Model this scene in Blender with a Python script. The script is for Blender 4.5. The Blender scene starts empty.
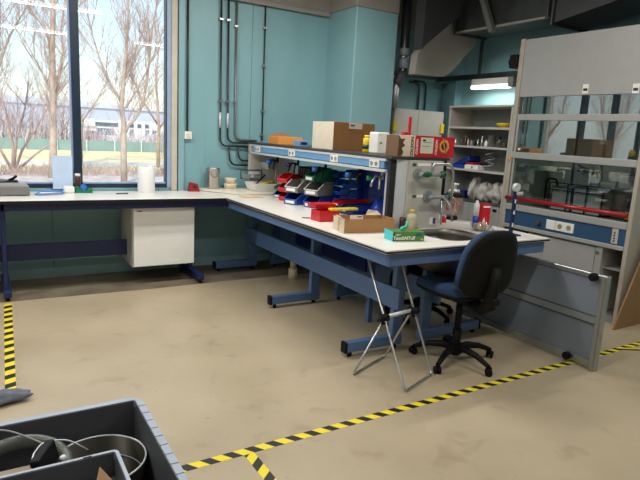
import bpy, bmesh, math, random
from mathutils import Vector, Matrix
R = math.radians
PI = math.pi
scene = bpy.context.scene
COL = scene.collection

# ------------------------------------------------------------------ camera, world, sun, exposure
cam_d = bpy.data.cameras.new('camera'); cam = bpy.data.objects.new('camera', cam_d); COL.objects.link(cam)
yaw, pitch, roll = .55342, .18961, .05458
fw = Vector((math.sin(yaw)*math.cos(pitch), math.cos(yaw)*math.cos(pitch), -math.sin(pitch)))
rt = Vector((math.cos(yaw), -math.sin(yaw), 0)); up = rt.cross(fw)
r2 = math.cos(roll)*rt + math.sin(roll)*up; u2 = -math.sin(roll)*rt + math.cos(roll)*up
cam.matrix_world = Matrix(((r2.x, u2.x, -fw.x, 0), (r2.y, u2.y, -fw.y, 0), (r2.z, u2.z, -fw.z, 1.62), (0, 0, 0, 1)))
cam_d.sensor_width = 36; cam_d.lens = 555.95/640*36; cam_d.clip_start = .05; cam_d.clip_end = 600
scene.camera = cam
scene.view_settings.view_transform = 'Standard'; scene.view_settings.look = 'None'
scene.view_settings.gamma = 1; scene.view_settings.use_curve_mapping = False
scene.view_settings.exposure = 0.0

world = bpy.data.worlds.new('sky'); scene.world = world; world.use_nodes = True
wn = world.node_tree.nodes; wl = world.node_tree.links
sky = wn.new('ShaderNodeTexSky'); sky.sky_type = 'NISHITA'; sky.sun_disc = False
sky.sun_elevation = R(38); sky.sun_rotation = R(200); sky.air_density = 1.3; sky.dust_density = .6; sky.ozone_density = 1.5
smx = wn.new('ShaderNodeMixRGB'); smx.inputs[0].default_value = .62; smx.inputs[2].default_value = (3.6, 4.3, 5.1, 1)
wl.new(sky.outputs[0], smx.inputs[1]); wl.new(smx.outputs[0], wn['Background'].inputs[0]); wn['Background'].inputs[1].default_value = .27

sun_d = bpy.data.lights.new('sun', 'SUN'); sun_d.energy = 4.2; sun_d.angle = R(.6); sun_d.color = (1, .95, .86)
sun = bpy.data.objects.new('sun', sun_d); COL.objects.link(sun)
sun.rotation_euler = (R(52), 0, R(-28)); sun.location = (0, -10, 20)

# ------------------------------------------------------------------ helpers
def lin(c):
    return tuple(((x/255)/12.92 if x/255 <= .04045 else (((x/255)+.055)/1.055)**2.4) for x in c)

def mat(name, rgb, rough=.5, metal=0, var=.06, scale=8, bump=0, bscale=60, spec=.5, emit=0, trans=0, stretch=None):
    m = bpy.data.materials.new(name); m.use_nodes = True
    n = m.node_tree.nodes; l = m.node_tree.links; b = n['Principled BSDF']
    c = lin(rgb)
    b.inputs['Roughness'].default_value = rough; b.inputs['Metallic'].default_value = metal
    b.inputs['Specular IOR Level'].default_value = spec
    tc = n.new('ShaderNodeTexCoord'); src = tc.outputs['Object']
    if stretch:
        mp = n.new('ShaderNodeMapping'); mp.inputs['Scale'].default_value = stretch
        l.new(src, mp.inputs[0]); src = mp.outputs[0]
    nz = n.new('ShaderNodeTexNoise'); nz.inputs['Scale'].default_value = scale; nz.inputs['Detail'].default_value = 4
    l.new(src, nz.inputs['Vector'])
    cr = n.new('ShaderNodeValToRGB')
    cr.color_ramp.elements[0].position = .3; cr.color_ramp.elements[1].position = .7
    cr.color_ramp.elements[0].color = tuple(x*(1-var) for x in c)+(1,)
    cr.color_ramp.elements[1].color = tuple(min(1, x*(1+var)) for x in c)+(1,)
    l.new(nz.outputs[0], cr.inputs[0]); l.new(cr.outputs[0], b.inputs['Base Color'])
    if bump:
        n2 = n.new('ShaderNodeTexNoise'); n2.inputs['Scale'].default_value = bscale; n2.inputs['Detail'].default_value = 3
        l.new(src, n2.inputs['Vector'])
        bp = n.new('ShaderNodeBump'); bp.inputs['Strength'].default_value = bump; bp.inputs['Distance'].default_value = .01
        l.new(n2.outputs[0], bp.inputs['Height']); l.new(bp.outputs[0], b.inputs['Normal'])
    if emit:
        b.inputs['Emission Color'].default_value = c+(1,); b.inputs['Emission Strength'].default_value = emit
    if trans:
        b.inputs['Transmission Weight'].default_value = trans
    return m

def glass_mat(name, tint=(.93, .96, .96), boost=1.0):
    m = bpy.data.materials.new(name); m.use_nodes = True
    n = m.node_tree.nodes; l = m.node_tree.links; n.remove(n['Principled BSDF'])
    t = n.new('ShaderNodeBsdfTransparent'); t.inputs[0].default_value = tint+(1,)
    g = n.new('ShaderNodeBsdfGlossy'); g.inputs['Roughness'].default_value = .0
    f = n.new('ShaderNodeLayerWeight'); f.inputs[0].default_value = .5
    p = n.new('ShaderNodeMath'); p.operation = 'POWER'; p.inputs[1].default_value = 5; l.new(f.outputs['Facing'], p.inputs[0])
    k = n.new('ShaderNodeMath'); k.operation = 'MULTIPLY_ADD'; k.inputs[1].default_value = .9; k.inputs[2].default_value = .042*boost; k.use_clamp = True
    x = n.new('ShaderNodeMixShader')
    l.new(p.outputs[0], k.inputs[0]); l.new(k.outputs[0], x.inputs[0]); l.new(t.outputs[0], x.inputs[1]); l.new(g.outputs[0], x.inputs[2])
    l.new(x.outputs[0], n['Material Output'].inputs[0])
    return m

class Mb:
    def __init__(s, M=None):
        s.v = []; s.f = []; s.m = []; s.sm = []; s.M = M or Matrix(); s.mi = 0
    def add(s, vs, fs, smooth=False):
        b = len(s.v); s.v += [s.M @ Vector(v) for v in vs]
        for f in fs:
            s.f.append([i+b for i in f]); s.m.append(s.mi); s.sm.append(smooth)
        return s
    def box(s, x0, y0, z0, x1, y1, z1, b=0):
        x0, x1 = min(x0, x1), max(x0, x1); y0, y1 = min(y0, y1), max(y0, y1); z0, z1 = min(z0, z1), max(z0, z1)
        vs = [(x0,y0,z0),(x1,y0,z0),(x1,y1,z0),(x0,y1,z0),(x0,y0,z1),(x1,y0,z1),(x1,y1,z1),(x0,y1,z1)]
        fs = [(0,3,2,1),(4,5,6,7),(0,1,5,4),(1,2,6,5),(2,3,7,6),(3,0,4,7)]
        if not b: return s.add(vs, fs)
        bm = bmesh.new(); bv = [bm.verts.new(v) for v in vs]
        for f in fs: bm.faces.new([bv[i] for i in f])
        b = min(b, .45*min(x1-x0, y1-y0, z1-z0))
        bmesh.ops.bevel(bm, geom=bm.edges[:], offset=b, segments=2 if b > .004 else 1, affect='EDGES', profile=.5)
        bm.verts.index_update()
        s.add([v.co[:] for v in bm.verts], [[v.index for v in f.verts] for f in bm.faces]); bm.free()
        return s
    def prism(s, poly, a, b, axis='y'):
        n = len(poly)
        def P(p, t): return (p[0], t, p[1]) if axis == 'y' else ((t, p[0], p[1]) if axis == 'x' else (p[0], p[1], t))
        vs = [P(p, a) for p in poly]+[P(p, b) for p in poly]
        fs = [list(range(n))[::-1], list(range(n, 2*n))]+[[i, (i+1) % n, (i+1) % n+n, i+n] for i in range(n)]
        return s.add(vs, fs)
    def tube(s, pts, r, seg=8, closed=False, flat=1.0, smooth=True):
        pts = [Vector(p) for p in pts]; n = len(pts)
        rr = r if isinstance(r, (list, tuple)) else [r]*n
        T = []
        for i in range(n):
            a = pts[(i-1) % n] if closed or i > 0 else pts[i]; b = pts[(i+1) % n] if closed or i < n-1 else pts[i]
            d = b-a; T.append(d.normalized() if d.length > 1e-9 else Vector((0, 0, 1)))
        u = T[0].cross(Vector((0, 0, 1)))
        if u.length < .05: u = T[0].cross(Vector((0, 1, 0)))
        u.normalize(); vs = []; fs = []
        for i in range(n):
            u = u-T[i]*u.dot(T[i])
            if u.length < 1e-6: u = T[i].orthogonal()
            u.normalize(); w = T[i].cross(u)
            for k in range(seg):
                a = 2*PI*k/seg; vs.append(pts[i]+rr[i]*(math.cos(a)*u+math.sin(a)*w*flat))
        m = n if closed else n-1
        for i in range(m):
            j = (i+1) % n
            for k in range(seg):
                fs.append((i*seg+k, i*seg+(k+1) % seg, j*seg+(k+1) % seg, j*seg+k))
        s.add(vs, fs, smooth)
        if not closed:
            s.add(vs[:seg], [list(range(seg))[::-1]]); s.add(vs[-seg:], [list(range(seg))])
        return s
    def cyl(s, p0, p1, r, seg=20): return s.tube([p0, p1], r, seg)
    def lathe(s, prof, c=(0, 0, 0), seg=24, sharp=False):
        vs = []; fs = []
        for (r, z) in prof:
            for k in range(seg):
                a = 2*PI*k/seg; vs.append((c[0]+r*math.cos(a), c[1]+r*math.sin(a), c[2]+z))
        for i in range(len(prof)-1):
            for k in range(seg):
                fs.append((i*seg+k, i*seg+(k+1) % seg, (i+1)*seg+(k+1) % seg, (i+1)*seg+k))
        s.add(vs, fs, not sharp); n = len(prof)
        if prof[0][0] > 1e-4: s.add(vs[:seg], [list(range(seg))[::-1]])
        if prof[-1][0] > 1e-4: s.add(vs[(n-1)*seg:], [list(range(seg))])
        return s
    def blob(s, c, rad, seed=0, amp=.2, seg=14, rings=9, freq=2.5):
        rnd = random.Random(seed); ph = [rnd.uniform(0, 6.28) for _ in range(6)]
        vs = []; fs = []
        for i in range(rings+1):
            t = PI*i/rings
            for k in range(seg):
                a = 2*PI*k/seg
                d = 1+amp*(math.sin(freq*a+ph[0])*math.sin(2*t+ph[1])+.6*math.sin((freq+2)*a+ph[2]+3*t)+.4*math.sin(5*t+ph[3]))/2
                vs.append((c[0]+rad[0]*d*math.sin(t)*math.cos(a), c[1]+rad[1]*d*math.sin(t)*math.sin(a), c[2]+rad[2]*d*math.cos(t)))
        for i in range(rings):
            for k in range(seg):
                fs.append((i*seg+k, (i+1)*seg+k, (i+1)*seg+(k+1) % seg, i*seg+(k+1) % seg))
        return s.add(vs, fs, True)

def fil(pts, r=.03, n=5, closed=False):
    P = [Vector(p) for p in pts]; out = []; m = len(P)
    for i in range(m):
        if not closed and i in (0, m-1): out.append(P[i]); continue
        a, b, c = P[i-1], P[i], P[(i+1) % m]
        d1 = (a-b); d2 = (c-b); q = min(r, d1.length*.45, d2.length*.45)
        p0 = b+d1.normalized()*q; p2 = b+d2.normalized()*q
        for k in range(n+1):
            t = k/n; out.append((1-t)**2*p0+2*t*(1-t)*b+t*t*p2)
    return out

LOCAL = set()
def root_of(o):
    while o.parent: o = o.parent
    return o
def setp(o, label=None, cat=None, group=None, kind=None):
    if label: o['label'] = label
    if cat: o['category'] = cat
    if group: o['group'] = group
    if kind: o['kind'] = kind
    return o
def thing(name, label, cat, loc=(0, 0, 0), rz=0, group=None, local=False):
    o = bpy.data.objects.new(name, None); COL.objects.link(o); o.location = loc; o.rotation_euler = (0, 0, rz)
    o.empty_display_size = .1
    if local or rz: LOCAL.add(o.name)
    return setp(o, label, cat, group)
def ob(name, mb, m, parent=None, label=None, cat=None, group=None, kind=None):
    """one mesh object; coordinates are world ones unless the parent thing was declared local"""
    vs = mb.v
    if parent:
        rt_ = root_of(parent); off = Vector() if rt_.name in LOCAL else Vector(rt_.location)
        loc = Vector()
    else:
        lo = Vector([min(v[i] for v in vs) for i in range(3)]); hi = Vector([max(v[i] for v in vs) for i in range(3)])
        off = Vector(((lo.x+hi.x)/2, (lo.y+hi.y)/2, lo.z)); loc = off
    me = bpy.data.meshes.new(name); me.from_pydata([(v-off)[:] for v in vs], [], mb.f)
    for k in (m if isinstance(m, (list, tuple)) else [m]): me.materials.append(k)
    me.polygons.foreach_set('material_index', mb.m); me.polygons.foreach_set('use_smooth', mb.sm)
    bm = bmesh.new(); bm.from_mesh(me); bmesh.ops.remove_doubles(bm, verts=bm.verts, dist=1e-5)
    bmesh.ops.recalc_face_normals(bm, faces=bm.faces[:]); bm.to_mesh(me); bm.free(); me.update()
    o = bpy.data.objects.new(name, me); COL.objects.link(o); o.parent = parent; o.location = loc
    return setp(o, label, cat, group, kind)
def struct(name, mb, m, label=None, parent=None):
    return ob(name, mb, m, parent, label, kind='structure')
def dup(t, loc, rz=0, label=None, group=None):
    r_ = t.copy(); COL.objects.link(r_); r_.location = loc; r_.rotation_euler = (0, 0, rz)
    if t.name in LOCAL: LOCAL.add(r_.name)
    if label: r_['label'] = label
    if group: r_['group'] = group
    for c in list(t.children):
        d = c.copy(); COL.objects.link(d); d.parent = r_
        for g in list(c.children):
            e = g.copy(); COL.objects.link(e); e.parent = d
    return r_
def text(name, s, size, M, m, parent, depth=.0008, bold=0):
    """lettering as a mesh; M maps the text plane (x right, y up) to world"""
    cu = bpy.data.curves.new(name, 'FONT'); cu.body = s; cu.size = size; cu.extrude = depth; cu.align_x = 'CENTER'; cu.align_y = 'CENTER'
    cu.offset = bold; cu.resolution_u = 2
    to = bpy.data.objects.new(name, cu); COL.objects.link(to)
    dg = bpy.context.evaluated_depsgraph_get(); me = bpy.data.meshes.new_from_object(to.evaluated_get(dg))
    bpy.data.objects.remove(to); rt_ = root_of(parent)
    off = Vector() if rt_.name in LOCAL else Vector(rt_.location)
    me.transform(Matrix.Translation(-off) @ M); me.materials.clear(); me.materials.append(m)
    o = bpy.data.objects.new(name, me); COL.objects.link(o); o.parent = parent
    return o
def frame(c, right, upv):
    x = Vector(right).normalized(); y = Vector(upv).normalized(); z = x.cross(y)
    return Matrix(((x.x, y.x, z.x, c[0]), (x.y, y.y, z.y, c[1]), (x.z, y.z, z.z, c[2]), (0, 0, 0, 1)))
def rotz(c, a): return Matrix.Translation(c) @ Matrix.Rotation(a, 4, 'Z')

# ------------------------------------------------------------------ materials
def wall_mat():
    m = mat('teal_panel_paint', (126, 169, 177), .42, 0, .05, 3, stretch=(1, 1, .25))
    n = m.node_tree.nodes; l = m.node_tree.links
    tc = n.new('ShaderNodeTexCoord'); w = n.new('ShaderNodeTexWave'); w.wave_type = 'BANDS'; w.bands_direction = 'X'
    w.wave_profile = 'SAW'; w.inputs['Scale'].default_value = 3.1; w.inputs['Distortion'].default_value = 0
    l.new(tc.outputs['Object'], w.inputs[0]); bp = n.new('ShaderNodeBump'); bp.inputs['Strength'].default_value = .25; bp.inputs['Distance'].default_value = .01
    l.new(w.outputs[0], bp.inputs['Height']); l.new(bp.outputs[0], n['Principled BSDF'].inputs['Normal'])
    return m
def floor_mat():
    m = bpy.data.materials.new('tan_epoxy_floor'); m.use_nodes = True
    n = m.node_tree.nodes; l = m.node_tree.links; b = n['Principled BSDF']
    tc = n.new('ShaderNodeTexCoord'); geo = tc.outputs['Object']
    def ramp(src, p0, c0, p1, c1):
        r_ = n.new('ShaderNodeValToRGB'); r_.color_ramp.elements[0].position = p0; r_.color_ramp.elements[0].color = c0+(1,)
        r_.color_ramp.elements[1].position = p1; r_.color_ramp.elements[1].color = c1+(1,); l.new(src, r_.inputs[0]); return r_.outputs[0]
    def noise(sc, det=5, dist=0):
        k = n.new('ShaderNodeTexNoise'); k.inputs['Scale'].default_value = sc; k.inputs['Detail'].default_value = det
        k.inputs['Distortion'].default_value = dist; l.new(geo, k.inputs['Vector']); return k.outputs[0]
    base = ramp(noise(1.3), .3, lin((164, 149, 123)), .72, lin((184, 169, 143)))
    dirt = ramp(noise(5.5, 8, .6), .28, lin((150, 128, 100)), .42, (1, 1, 1))
    mx = n.new('ShaderNodeMixRGB'); mx.blend_type = 'MULTIPLY'; mx.inputs[0].default_value = .22; l.new(base, mx.inputs[1]); l.new(dirt, mx.inputs[2])
    sp = ramp(noise(46, 2), .735, (1, 1, 1), .775, (.25, .2, .15))
    m2 = n.new('ShaderNodeMixRGB'); m2.blend_type = 'MULTIPLY'; m2.inputs[0].default_value = .55; l.new(mx.outputs[0], m2.inputs[1]); l.new(sp, m2.inputs[2])
    l.new(m2.outputs[0], b.inputs['Base Color'])
    rr = n.new('ShaderNodeMapRange'); rr.inputs[3].default_value = .22; rr.inputs[4].default_value = .48; l.new(noise(2.2, 6), rr.inputs[0]); l.new(rr.outputs[0], b.inputs['Roughness'])
    bp = n.new('ShaderNodeBump'); bp.inputs['Strength'].default_value = .12; bp.inputs['Distance'].default_value = .01; l.new(noise(9, 3), bp.inputs['Height']); l.new(bp.outputs[0], b.inputs['Normal'])
    return m
def tape_mat(name, ang, period=.097):
    m = mat(name, (226, 205, 40), .45); n = m.node_tree.nodes; l = m.node_tree.links
    tc = n.new('ShaderNodeTexCoord'); mp = n.new('ShaderNodeMapping'); mp.inputs['Rotation'].default_value = (0, 0, ang)
    l.new(tc.outputs['Object'], mp.inputs[0]); sx = n.new('ShaderNodeSeparateXYZ'); l.new(mp.outputs[0], sx.inputs[0])
    k = n.new('ShaderNodeMath'); k.operation = 'MULTIPLY'; k.inputs[1].default_value = 1/period; l.new(sx.outputs[0], k.inputs[0])
    fr = n.new('ShaderNodeMath'); fr.operation = 'FRACT'; l.new(k.outputs[0], fr.inputs[0])
    g = n.new('ShaderNodeMath'); g.operation = 'GREATER_THAN'; g.inputs[1].default_value = .52; l.new(fr.outputs[0], g.inputs[0])
    mx = n.new('ShaderNodeMixRGB'); mx.inputs[1].default_value = lin((228, 208, 42))+(1,); mx.inputs[2].default_value = lin((28, 27, 28))+(1,)
    l.new(g.outputs[0], mx.inputs[0]); l.new(mx.outputs[0], n['Principled BSDF'].inputs['Base Color'])
    return m
M = dict(
 teal=wall_mat(), teal_plain=mat('teal_column_paint', (132, 173, 181), .4, 0, .03, 2),
 concrete=mat('grey_concrete', (150, 146, 138), .8, 0, .08, 4, .2), floor=floor_mat(), ceil=mat('dark_ceiling', (52, 52, 54), .8),
 plaster=mat('pale_wall_paint', (196, 196, 190), .7), dark=mat('dark_gap', (22, 26, 28), .7),
 navy=mat('navy_window_frame', (24, 44, 62), .35), framelite=mat('pale_blue_frame', (150, 172, 205), .4), beige=mat('beige_window_jamb', (196, 188, 172), .5),
 glass=glass_mat('window_glass'), sashglass=glass_mat('sash_glass', (.86, .9, .88), 6),
 top=mat('cream_white_laminate', (226, 222, 214), .28, 0, .03, 3), edge=mat('black_worktop_edge', (20, 20, 22), .4),
 blue=mat('mid_blue_steel_paint', (86, 116, 160), .38, 0, .04), navyleg=mat('dark_blue_steel_paint', (22, 34, 78), .4), blackp=mat('black_plastic', (10, 10, 11), .65, 0, .1, spec=.25),
 white=mat('white_plastic', (232, 232, 228), .4, 0, .02), cabgrey=mat('warm_grey_cabinet_paint', (184, 180, 172), .45, 0, .03),
 grey=mat('mid_grey_paint', (140, 142, 140), .5), dgrey=mat('dark_grey_plastic', (70, 72, 74), .5), steel=mat('brushed_steel', (186, 184, 178), .3, 1, .06, 20, stretch=(1, 1, 12)),
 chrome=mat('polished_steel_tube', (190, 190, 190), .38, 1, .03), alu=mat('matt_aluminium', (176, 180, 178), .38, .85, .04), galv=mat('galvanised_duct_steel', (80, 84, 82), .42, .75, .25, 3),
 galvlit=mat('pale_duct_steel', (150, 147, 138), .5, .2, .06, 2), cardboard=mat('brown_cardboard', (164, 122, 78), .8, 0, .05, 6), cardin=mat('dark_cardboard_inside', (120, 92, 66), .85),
 cardpale=mat('pale_cardboard', (220, 204, 178), .75), red=mat('red_plastic', (196, 22, 36), .35), binblue=mat('blue_plastic_bin', (22, 62, 160), .35),
 bluelight=mat('light_blue_plastic', (50, 110, 200), .35), green=mat('green_plastic', (0, 112, 76), .35), bingrey=mat('grey_plastic_bin', (124, 120, 114), .5), yellow=mat('yellow_plastic', (226, 196, 20), .4),
 orange=mat('orange_card', (222, 150, 70), .6), paper=mat('white_paper', (236, 236, 236), .7, 0, .02), cream=mat('cream_plastic_tub', (222, 210, 184), .5),
 gbox=mat('green_printed_card', (72, 122, 48), .45, 0, .12, 5), turq=mat('turquoise_card', (70, 200, 205), .45), turqglove=mat('turquoise_nitrile', (60, 190, 180), .4),
 fabric=mat('blue_chair_fabric', (36, 62, 98), .9, 0, .12, 60, .3, 300), backblue=mat('pale_blue_fabric_edge', (74, 104, 160), .85),
 crate=mat('grey_crate_plastic', (90, 92, 96), .42, 0, .06, 5), rim=mat('pale_grey_crate_rim', (160, 168, 182), .35), fascia=mat('blue_hood_fascia', (50, 82, 116), .4),
 hoodpaint=mat('grey_hood_paint', (160, 160, 158), .42, 0, .03), hoodbeige=mat('beige_hood_post_paint', (172, 164, 150), .45), liner=mat('hood_liner_grey', (150, 154, 148), .5),
 redbar=mat('red_sash_rail', (158, 18, 28), .3), slate=mat('grey_board_infill', (128, 138, 150), .28, .2, .05, 2), copper=mat('copper_pink_packing', (206, 158, 148), .35, .4, .6, 55, 1, 50),
 clear=glass_mat('clear_glassware', (.88, .92, .9), 2.2), yliq=mat('yellow_liquid', (226, 190, 60), .3), hopal=mat('translucent_plastic_bottle', (206, 200, 176), .35),
 brown=mat('brown_glass', (70, 44, 34), .25), cloth=mat('dark_grey_rag', (104, 108, 122), .95, 0, .2, 20, .6, 40), bag=mat('crumpled_plastic_film', (180, 178, 172), .35, 0, .12, 14, 1, 18),
 wood=mat('pale_wooden_sticks', (222, 176, 110), .6), beigecard=mat('beige_card', (186, 170, 150), .7), hose=mat('grey_green_hose', (84, 90, 82), .4), pipe=mat('dark_steel_conduit', (52, 54, 54), .42, .4),
 pipelit=mat('grey_steel_conduit', (120, 120, 112), .4, .5), bluefilm=mat('frosted_blue_sheet', (190, 210, 236), .5), lamp=mat('lit_tube_diffuser', (255, 250, 238), .4, emit=4.5),
 bark=mat('pale_bark', (186, 166, 150), .9, 0, .2, 3), bark2=mat('reddish_twigs', (186, 160, 150), .9, 0, .15, 3), label=mat('white_label', (238, 236, 230), .5, 0, .01),
 black=mat('black_ink', (16, 16, 16), .6), speck=mat('black_perforated_panel', (30, 30, 34), .5, 0, .9, 60), hw=mat('tan_woodboard', (150, 112, 72), .6, 0, .1, 3),
 deepblue=mat('deep_blue_cabinet_plastic', (16, 40, 112), .4), silver=mat('light_silver_panel', (206, 208, 212), .35, .2), faucetgrey=mat('grey_coated_tap', (150, 156, 156), .35, .3), dullred=mat('dark_red_plastic', (150, 26, 36), .4),
)

# ------------------------------------------------------------------ the room
WX0, WX1, WY0, WY1, CEIL = -4.2, 5.78, -4.5, 6.2, 3.9
struct('floor', Mb().box(WX0-.2, WY0-.2, -.12, WX1+.2, WY1+.2, 0), M['floor'])
struct('ceiling', Mb().box(WX0-.2, WY0-.2, CEIL, WX1+.2, WY1+.2, CEIL+.15), M['ceil'])
b = Mb()
xs = [-4.2, -2.95]; WIN0, WIN1, SILL, HEAD = -2.95, 1.80, .93, 3.3
wb = Mb()                                            # teal sandwich panels, 4 mm joints on a dark core
def panels(x0, x1, z0, z1, seams):
    e = [x0]+[s for s in seams if x0 < s < x1]+[x1]
    for a, c in zip(e[:-1], e[1:]): wb.box(a+.002, WY1, z0, c-.002, WY1+.05, z1, .002)
SE = [.607+1.08*k for k in range(-5, 6)]
panels(WX0, WIN0, 0, 3.06, SE); panels(WIN0, WIN1+.1, 0, SILL, SE); panels(WIN1+.1, WX1, 0, 3.06, SE)
panels(WIN0, WIN1+.1, HEAD, 3.31, [])
struct('wall_back', wb, M['teal'])
core = Mb()
for a in ((WX0, 0, WIN0, CEIL), (WIN0, 0, WIN1+.1, SILL), (WIN1+.1, 0, WX1, CEIL), (WIN0, HEAD, WIN1+.1, CEIL)):
    core.box(a[0], WY1+.04, a[1], a[2], WY1+.2, a[3])
struct('wall_back_core', core, M['dark'])
struct('trim_1', Mb().box(WIN1+.1, WY1-.03, 3.06, WX1, WY1+.05, CEIL).box(WX0, WY1-.03, 3.31, WIN1+.1, WY1+.05, CEIL).box(2.05, WY1-.06, 3.02, 3.76, WY1-.03, 3.07, .004), M['concrete'])
rw = Mb()
for a, c in ((WY0, -2.5), (-2.5, -1), (-1, .5), (.5, 2), (2, 3.5), (3.5, 4.9), (4.9, WY1)):
    rw.box(WX1, a+.002, 0, WX1+.05, c-.002, 3.06, .002)
struct('wall_right', rw, M['teal_plain']); struct('wall_right_core', Mb().box(WX1+.04, WY0, 0, WX1+.2, WY1+.2, CEIL).box(WX1-.01, WY0, 3.06, WX1+.05, WY1, CEIL), M['concrete'])
struct('wall_left', Mb().box(WX0-.2, WY0, 0, WX0, WY1+.2, CEIL), M['plaster'])
struct('wall_front', Mb().box(WX0, WY0-.2, 0, WX1, WY0, CEIL), M['plaster'])
# concrete column boxed in teal panels
struct('column', Mb().box(3.78, 5.59, 0, 4.39, WY1+.02, 3.07, .012), M['teal_plain'])
struct('column_head', Mb().box(3.775, 5.585, 3.07, 4.395, WY1, CEIL, .01), M['concrete'])
struct('wall_pilaster', Mb().box(5.66, 5.82, 0, WX1+.01, 6.0, 3.06, .008), M['teal_plain'])
struct('baseboard_back', Mb().box(WX0, WY1-.006, 0, WX1, WY1+.01, .1, .002), mat('pale_teal_base_strip', (150, 190, 195), .4))
# window
wf = Mb(); wf.box(WIN0, 6.2, SILL, WIN1+.02, 6.27, SILL+.045, .004)
for mx in (-1.0-.93, -1.0, -.07, .86): wf.box(mx-.037, 6.18, SILL, mx+.042, 6.29, HEAD, .004)
wf.box(WIN0, 6.2, HEAD-.05, WIN1, 6.27, HEAD); wf.box(WIN0, 6.2, SILL, WIN0+.05, 6.27, HEAD); wf.box(1.765, 6.2, SILL, 1.78, 6.28, HEAD)
win = struct('window_1', wf, M['navy'])
lt = Mb(); lt.box(1.778, 6.19, SILL, 1.822, 6.28, HEAD, .003).box(WIN0, 6.205, SILL+.04, 1.78, 6.26, SILL+.06, .003)
for mx in (-1.93, -1.0, -.07, .86): lt.box(mx-.052, 6.215, SILL+.04, mx-.036, 6.27, HEAD)
struct('window_bead', lt, M['framelite'], parent=win)
struct('window_reveal', Mb().box(1.822, 6.17, SILL-.03, 1.885, 6.3, HEAD, .004), M['beige'], parent=win)
gl = Mb()
for a, c in ((WIN0+.05, -1.97), (-1.89, -1.04), (-.96, -.11), (-.03, .80), (.905, 1.765)): gl.box(a, 6.235, SILL+.045, c, 6.241, HEAD-.05)
struct('window_pane', gl, M['glass'], parent=win)
struct('trim_2', Mb().box(1.9, 6.17, 0, 1.965, 6.2, 3.06, .004), M['teal_plain'])

pd = bpy.data.lights.new('window_daylight', 'AREA'); pd.shape = 'RECTANGLE'; pd.size = 4.7; pd.size_y = 2.3; pd.cycles.is_portal = True
po = bpy.data.objects.new('window_daylight', pd); COL.objects.link(po); po.location = (-.57, 6.32, 2.12); po.rotation_euler = (R(-90), 0, 0)

# hazard tapes on the floor
def tape(pts, w, m, label, z=.0012):
    a, c = Vector(pts[0]), Vector(pts[1]); d = (c-a).normalized(); n_ = Vector((-d.y, d.x))*w/2
    q = [a+n_, a-n_, c-n_, c+n_]
    o = ob('hazard_tape', Mb().prism([(v.x, v.y) for v in q], 0, z, 'z'), m, None, label, 'floor tape', 'black and yellow floor tapes'); return o
tape(((.35, 2.365), (5.74, 2.41)), .055, tape_mat('tape_stripes_across', R(-35)), 'long black and yellow hazard tape running across floor past the chair')
tape(((1.095, 2.34), (1.1, 1.3)), .055, tape_mat('tape_stripes_down', R(48)), 'short hazard tape branching off the long tape beside the grey crate', .0024)
tape(((.148, 5.40), (.085, 3.50)), .06, tape_mat('tape_stripes_left', R(68), .125), 'hazard tape running from left bench leg towards the grey rag')
tape(((.112, 3.555), (-1.5, 3.52)), .05, tape_mat('tape_stripes_rag', R(-35)), 'hazard tape disappearing under the rag at the left photo edge', .0024)
tape(((4.46, 2.40), (5.0, 2.08)), .05, tape_mat('tape_stripes_fork', R(-60)), 'slanting tape forking off the long tape near the brown board', .0024)

struct('floor_dark_strip', Mb().prism([(WX0, 5.44), (-1, 5.43), (.4, 5.455), (1.4, 5.43), (2.2, 5.46), (3.78, 5.45), (3.78, 6.2), (WX0, 6.2)], 0, .0008, 'z'), mat('dark_floor_tone', (104, 94, 78), .7, 0, .3, 3.5))  # darker mottled floor strip from the bench front edge to the wall

# suspended luminaires
def luminaire(x, y, label):
    t = thing('ceiling_light', label, 'ceiling light', (x, y, 3.45), 0, 'suspended tube lights')
    ob('housing', Mb().prism([(y-.09, 3.52), (y-.06, 3.46), (y+.06, 3.46), (y+.09, 3.52)], x-.75, x+.75, 'x').cyl((x-.5, y, 3.51), (x-.5, y, CEIL), .004, 6).cyl((x+.5, y, 3.51), (x+.5, y, CEIL), .004, 6), M['white'], t)
    ob('diffuser', Mb().tube([(x-.72, y, 3.45), (x+.72, y, 3.45)], .02, 12), M['lamp'], t)
    d = bpy.data.lights.new('tube_glow', 'AREA'); d.shape = 'RECTANGLE'; d.size = 1.45; d.size_y = .14; d.energy = LAMP_W; d.color = (1, .97, .91)
    o = bpy.data.objects.new('tube_glow', d); COL.objects.link(o); o.parent = t; o.location = (0, 0, -.04)
LAMP_W = 44
for x, y, s in ((-1.7, 4.6, 'over the left end of window bench'), (.4, 4.6, 'over the middle of window bench'), (2.6, 4.3, 'over the shelf bench'), (-1.7, 1.9, 'over the left floor'), (1.2, 1.9, 'over the open floor'),
                (3.9, 1.7, 'in front of the fume hood'), (-1.7, -1.2, 'behind the camera at left'), (1.2, -1.2, 'behind the camera'), (3.9, -1.2, 'behind the camera at right')):
    LAMP_W = 54 if y > 4 else (37 if y > 0 else 16)
    luminaire(x, y, 'suspended tube light '+s)

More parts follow.
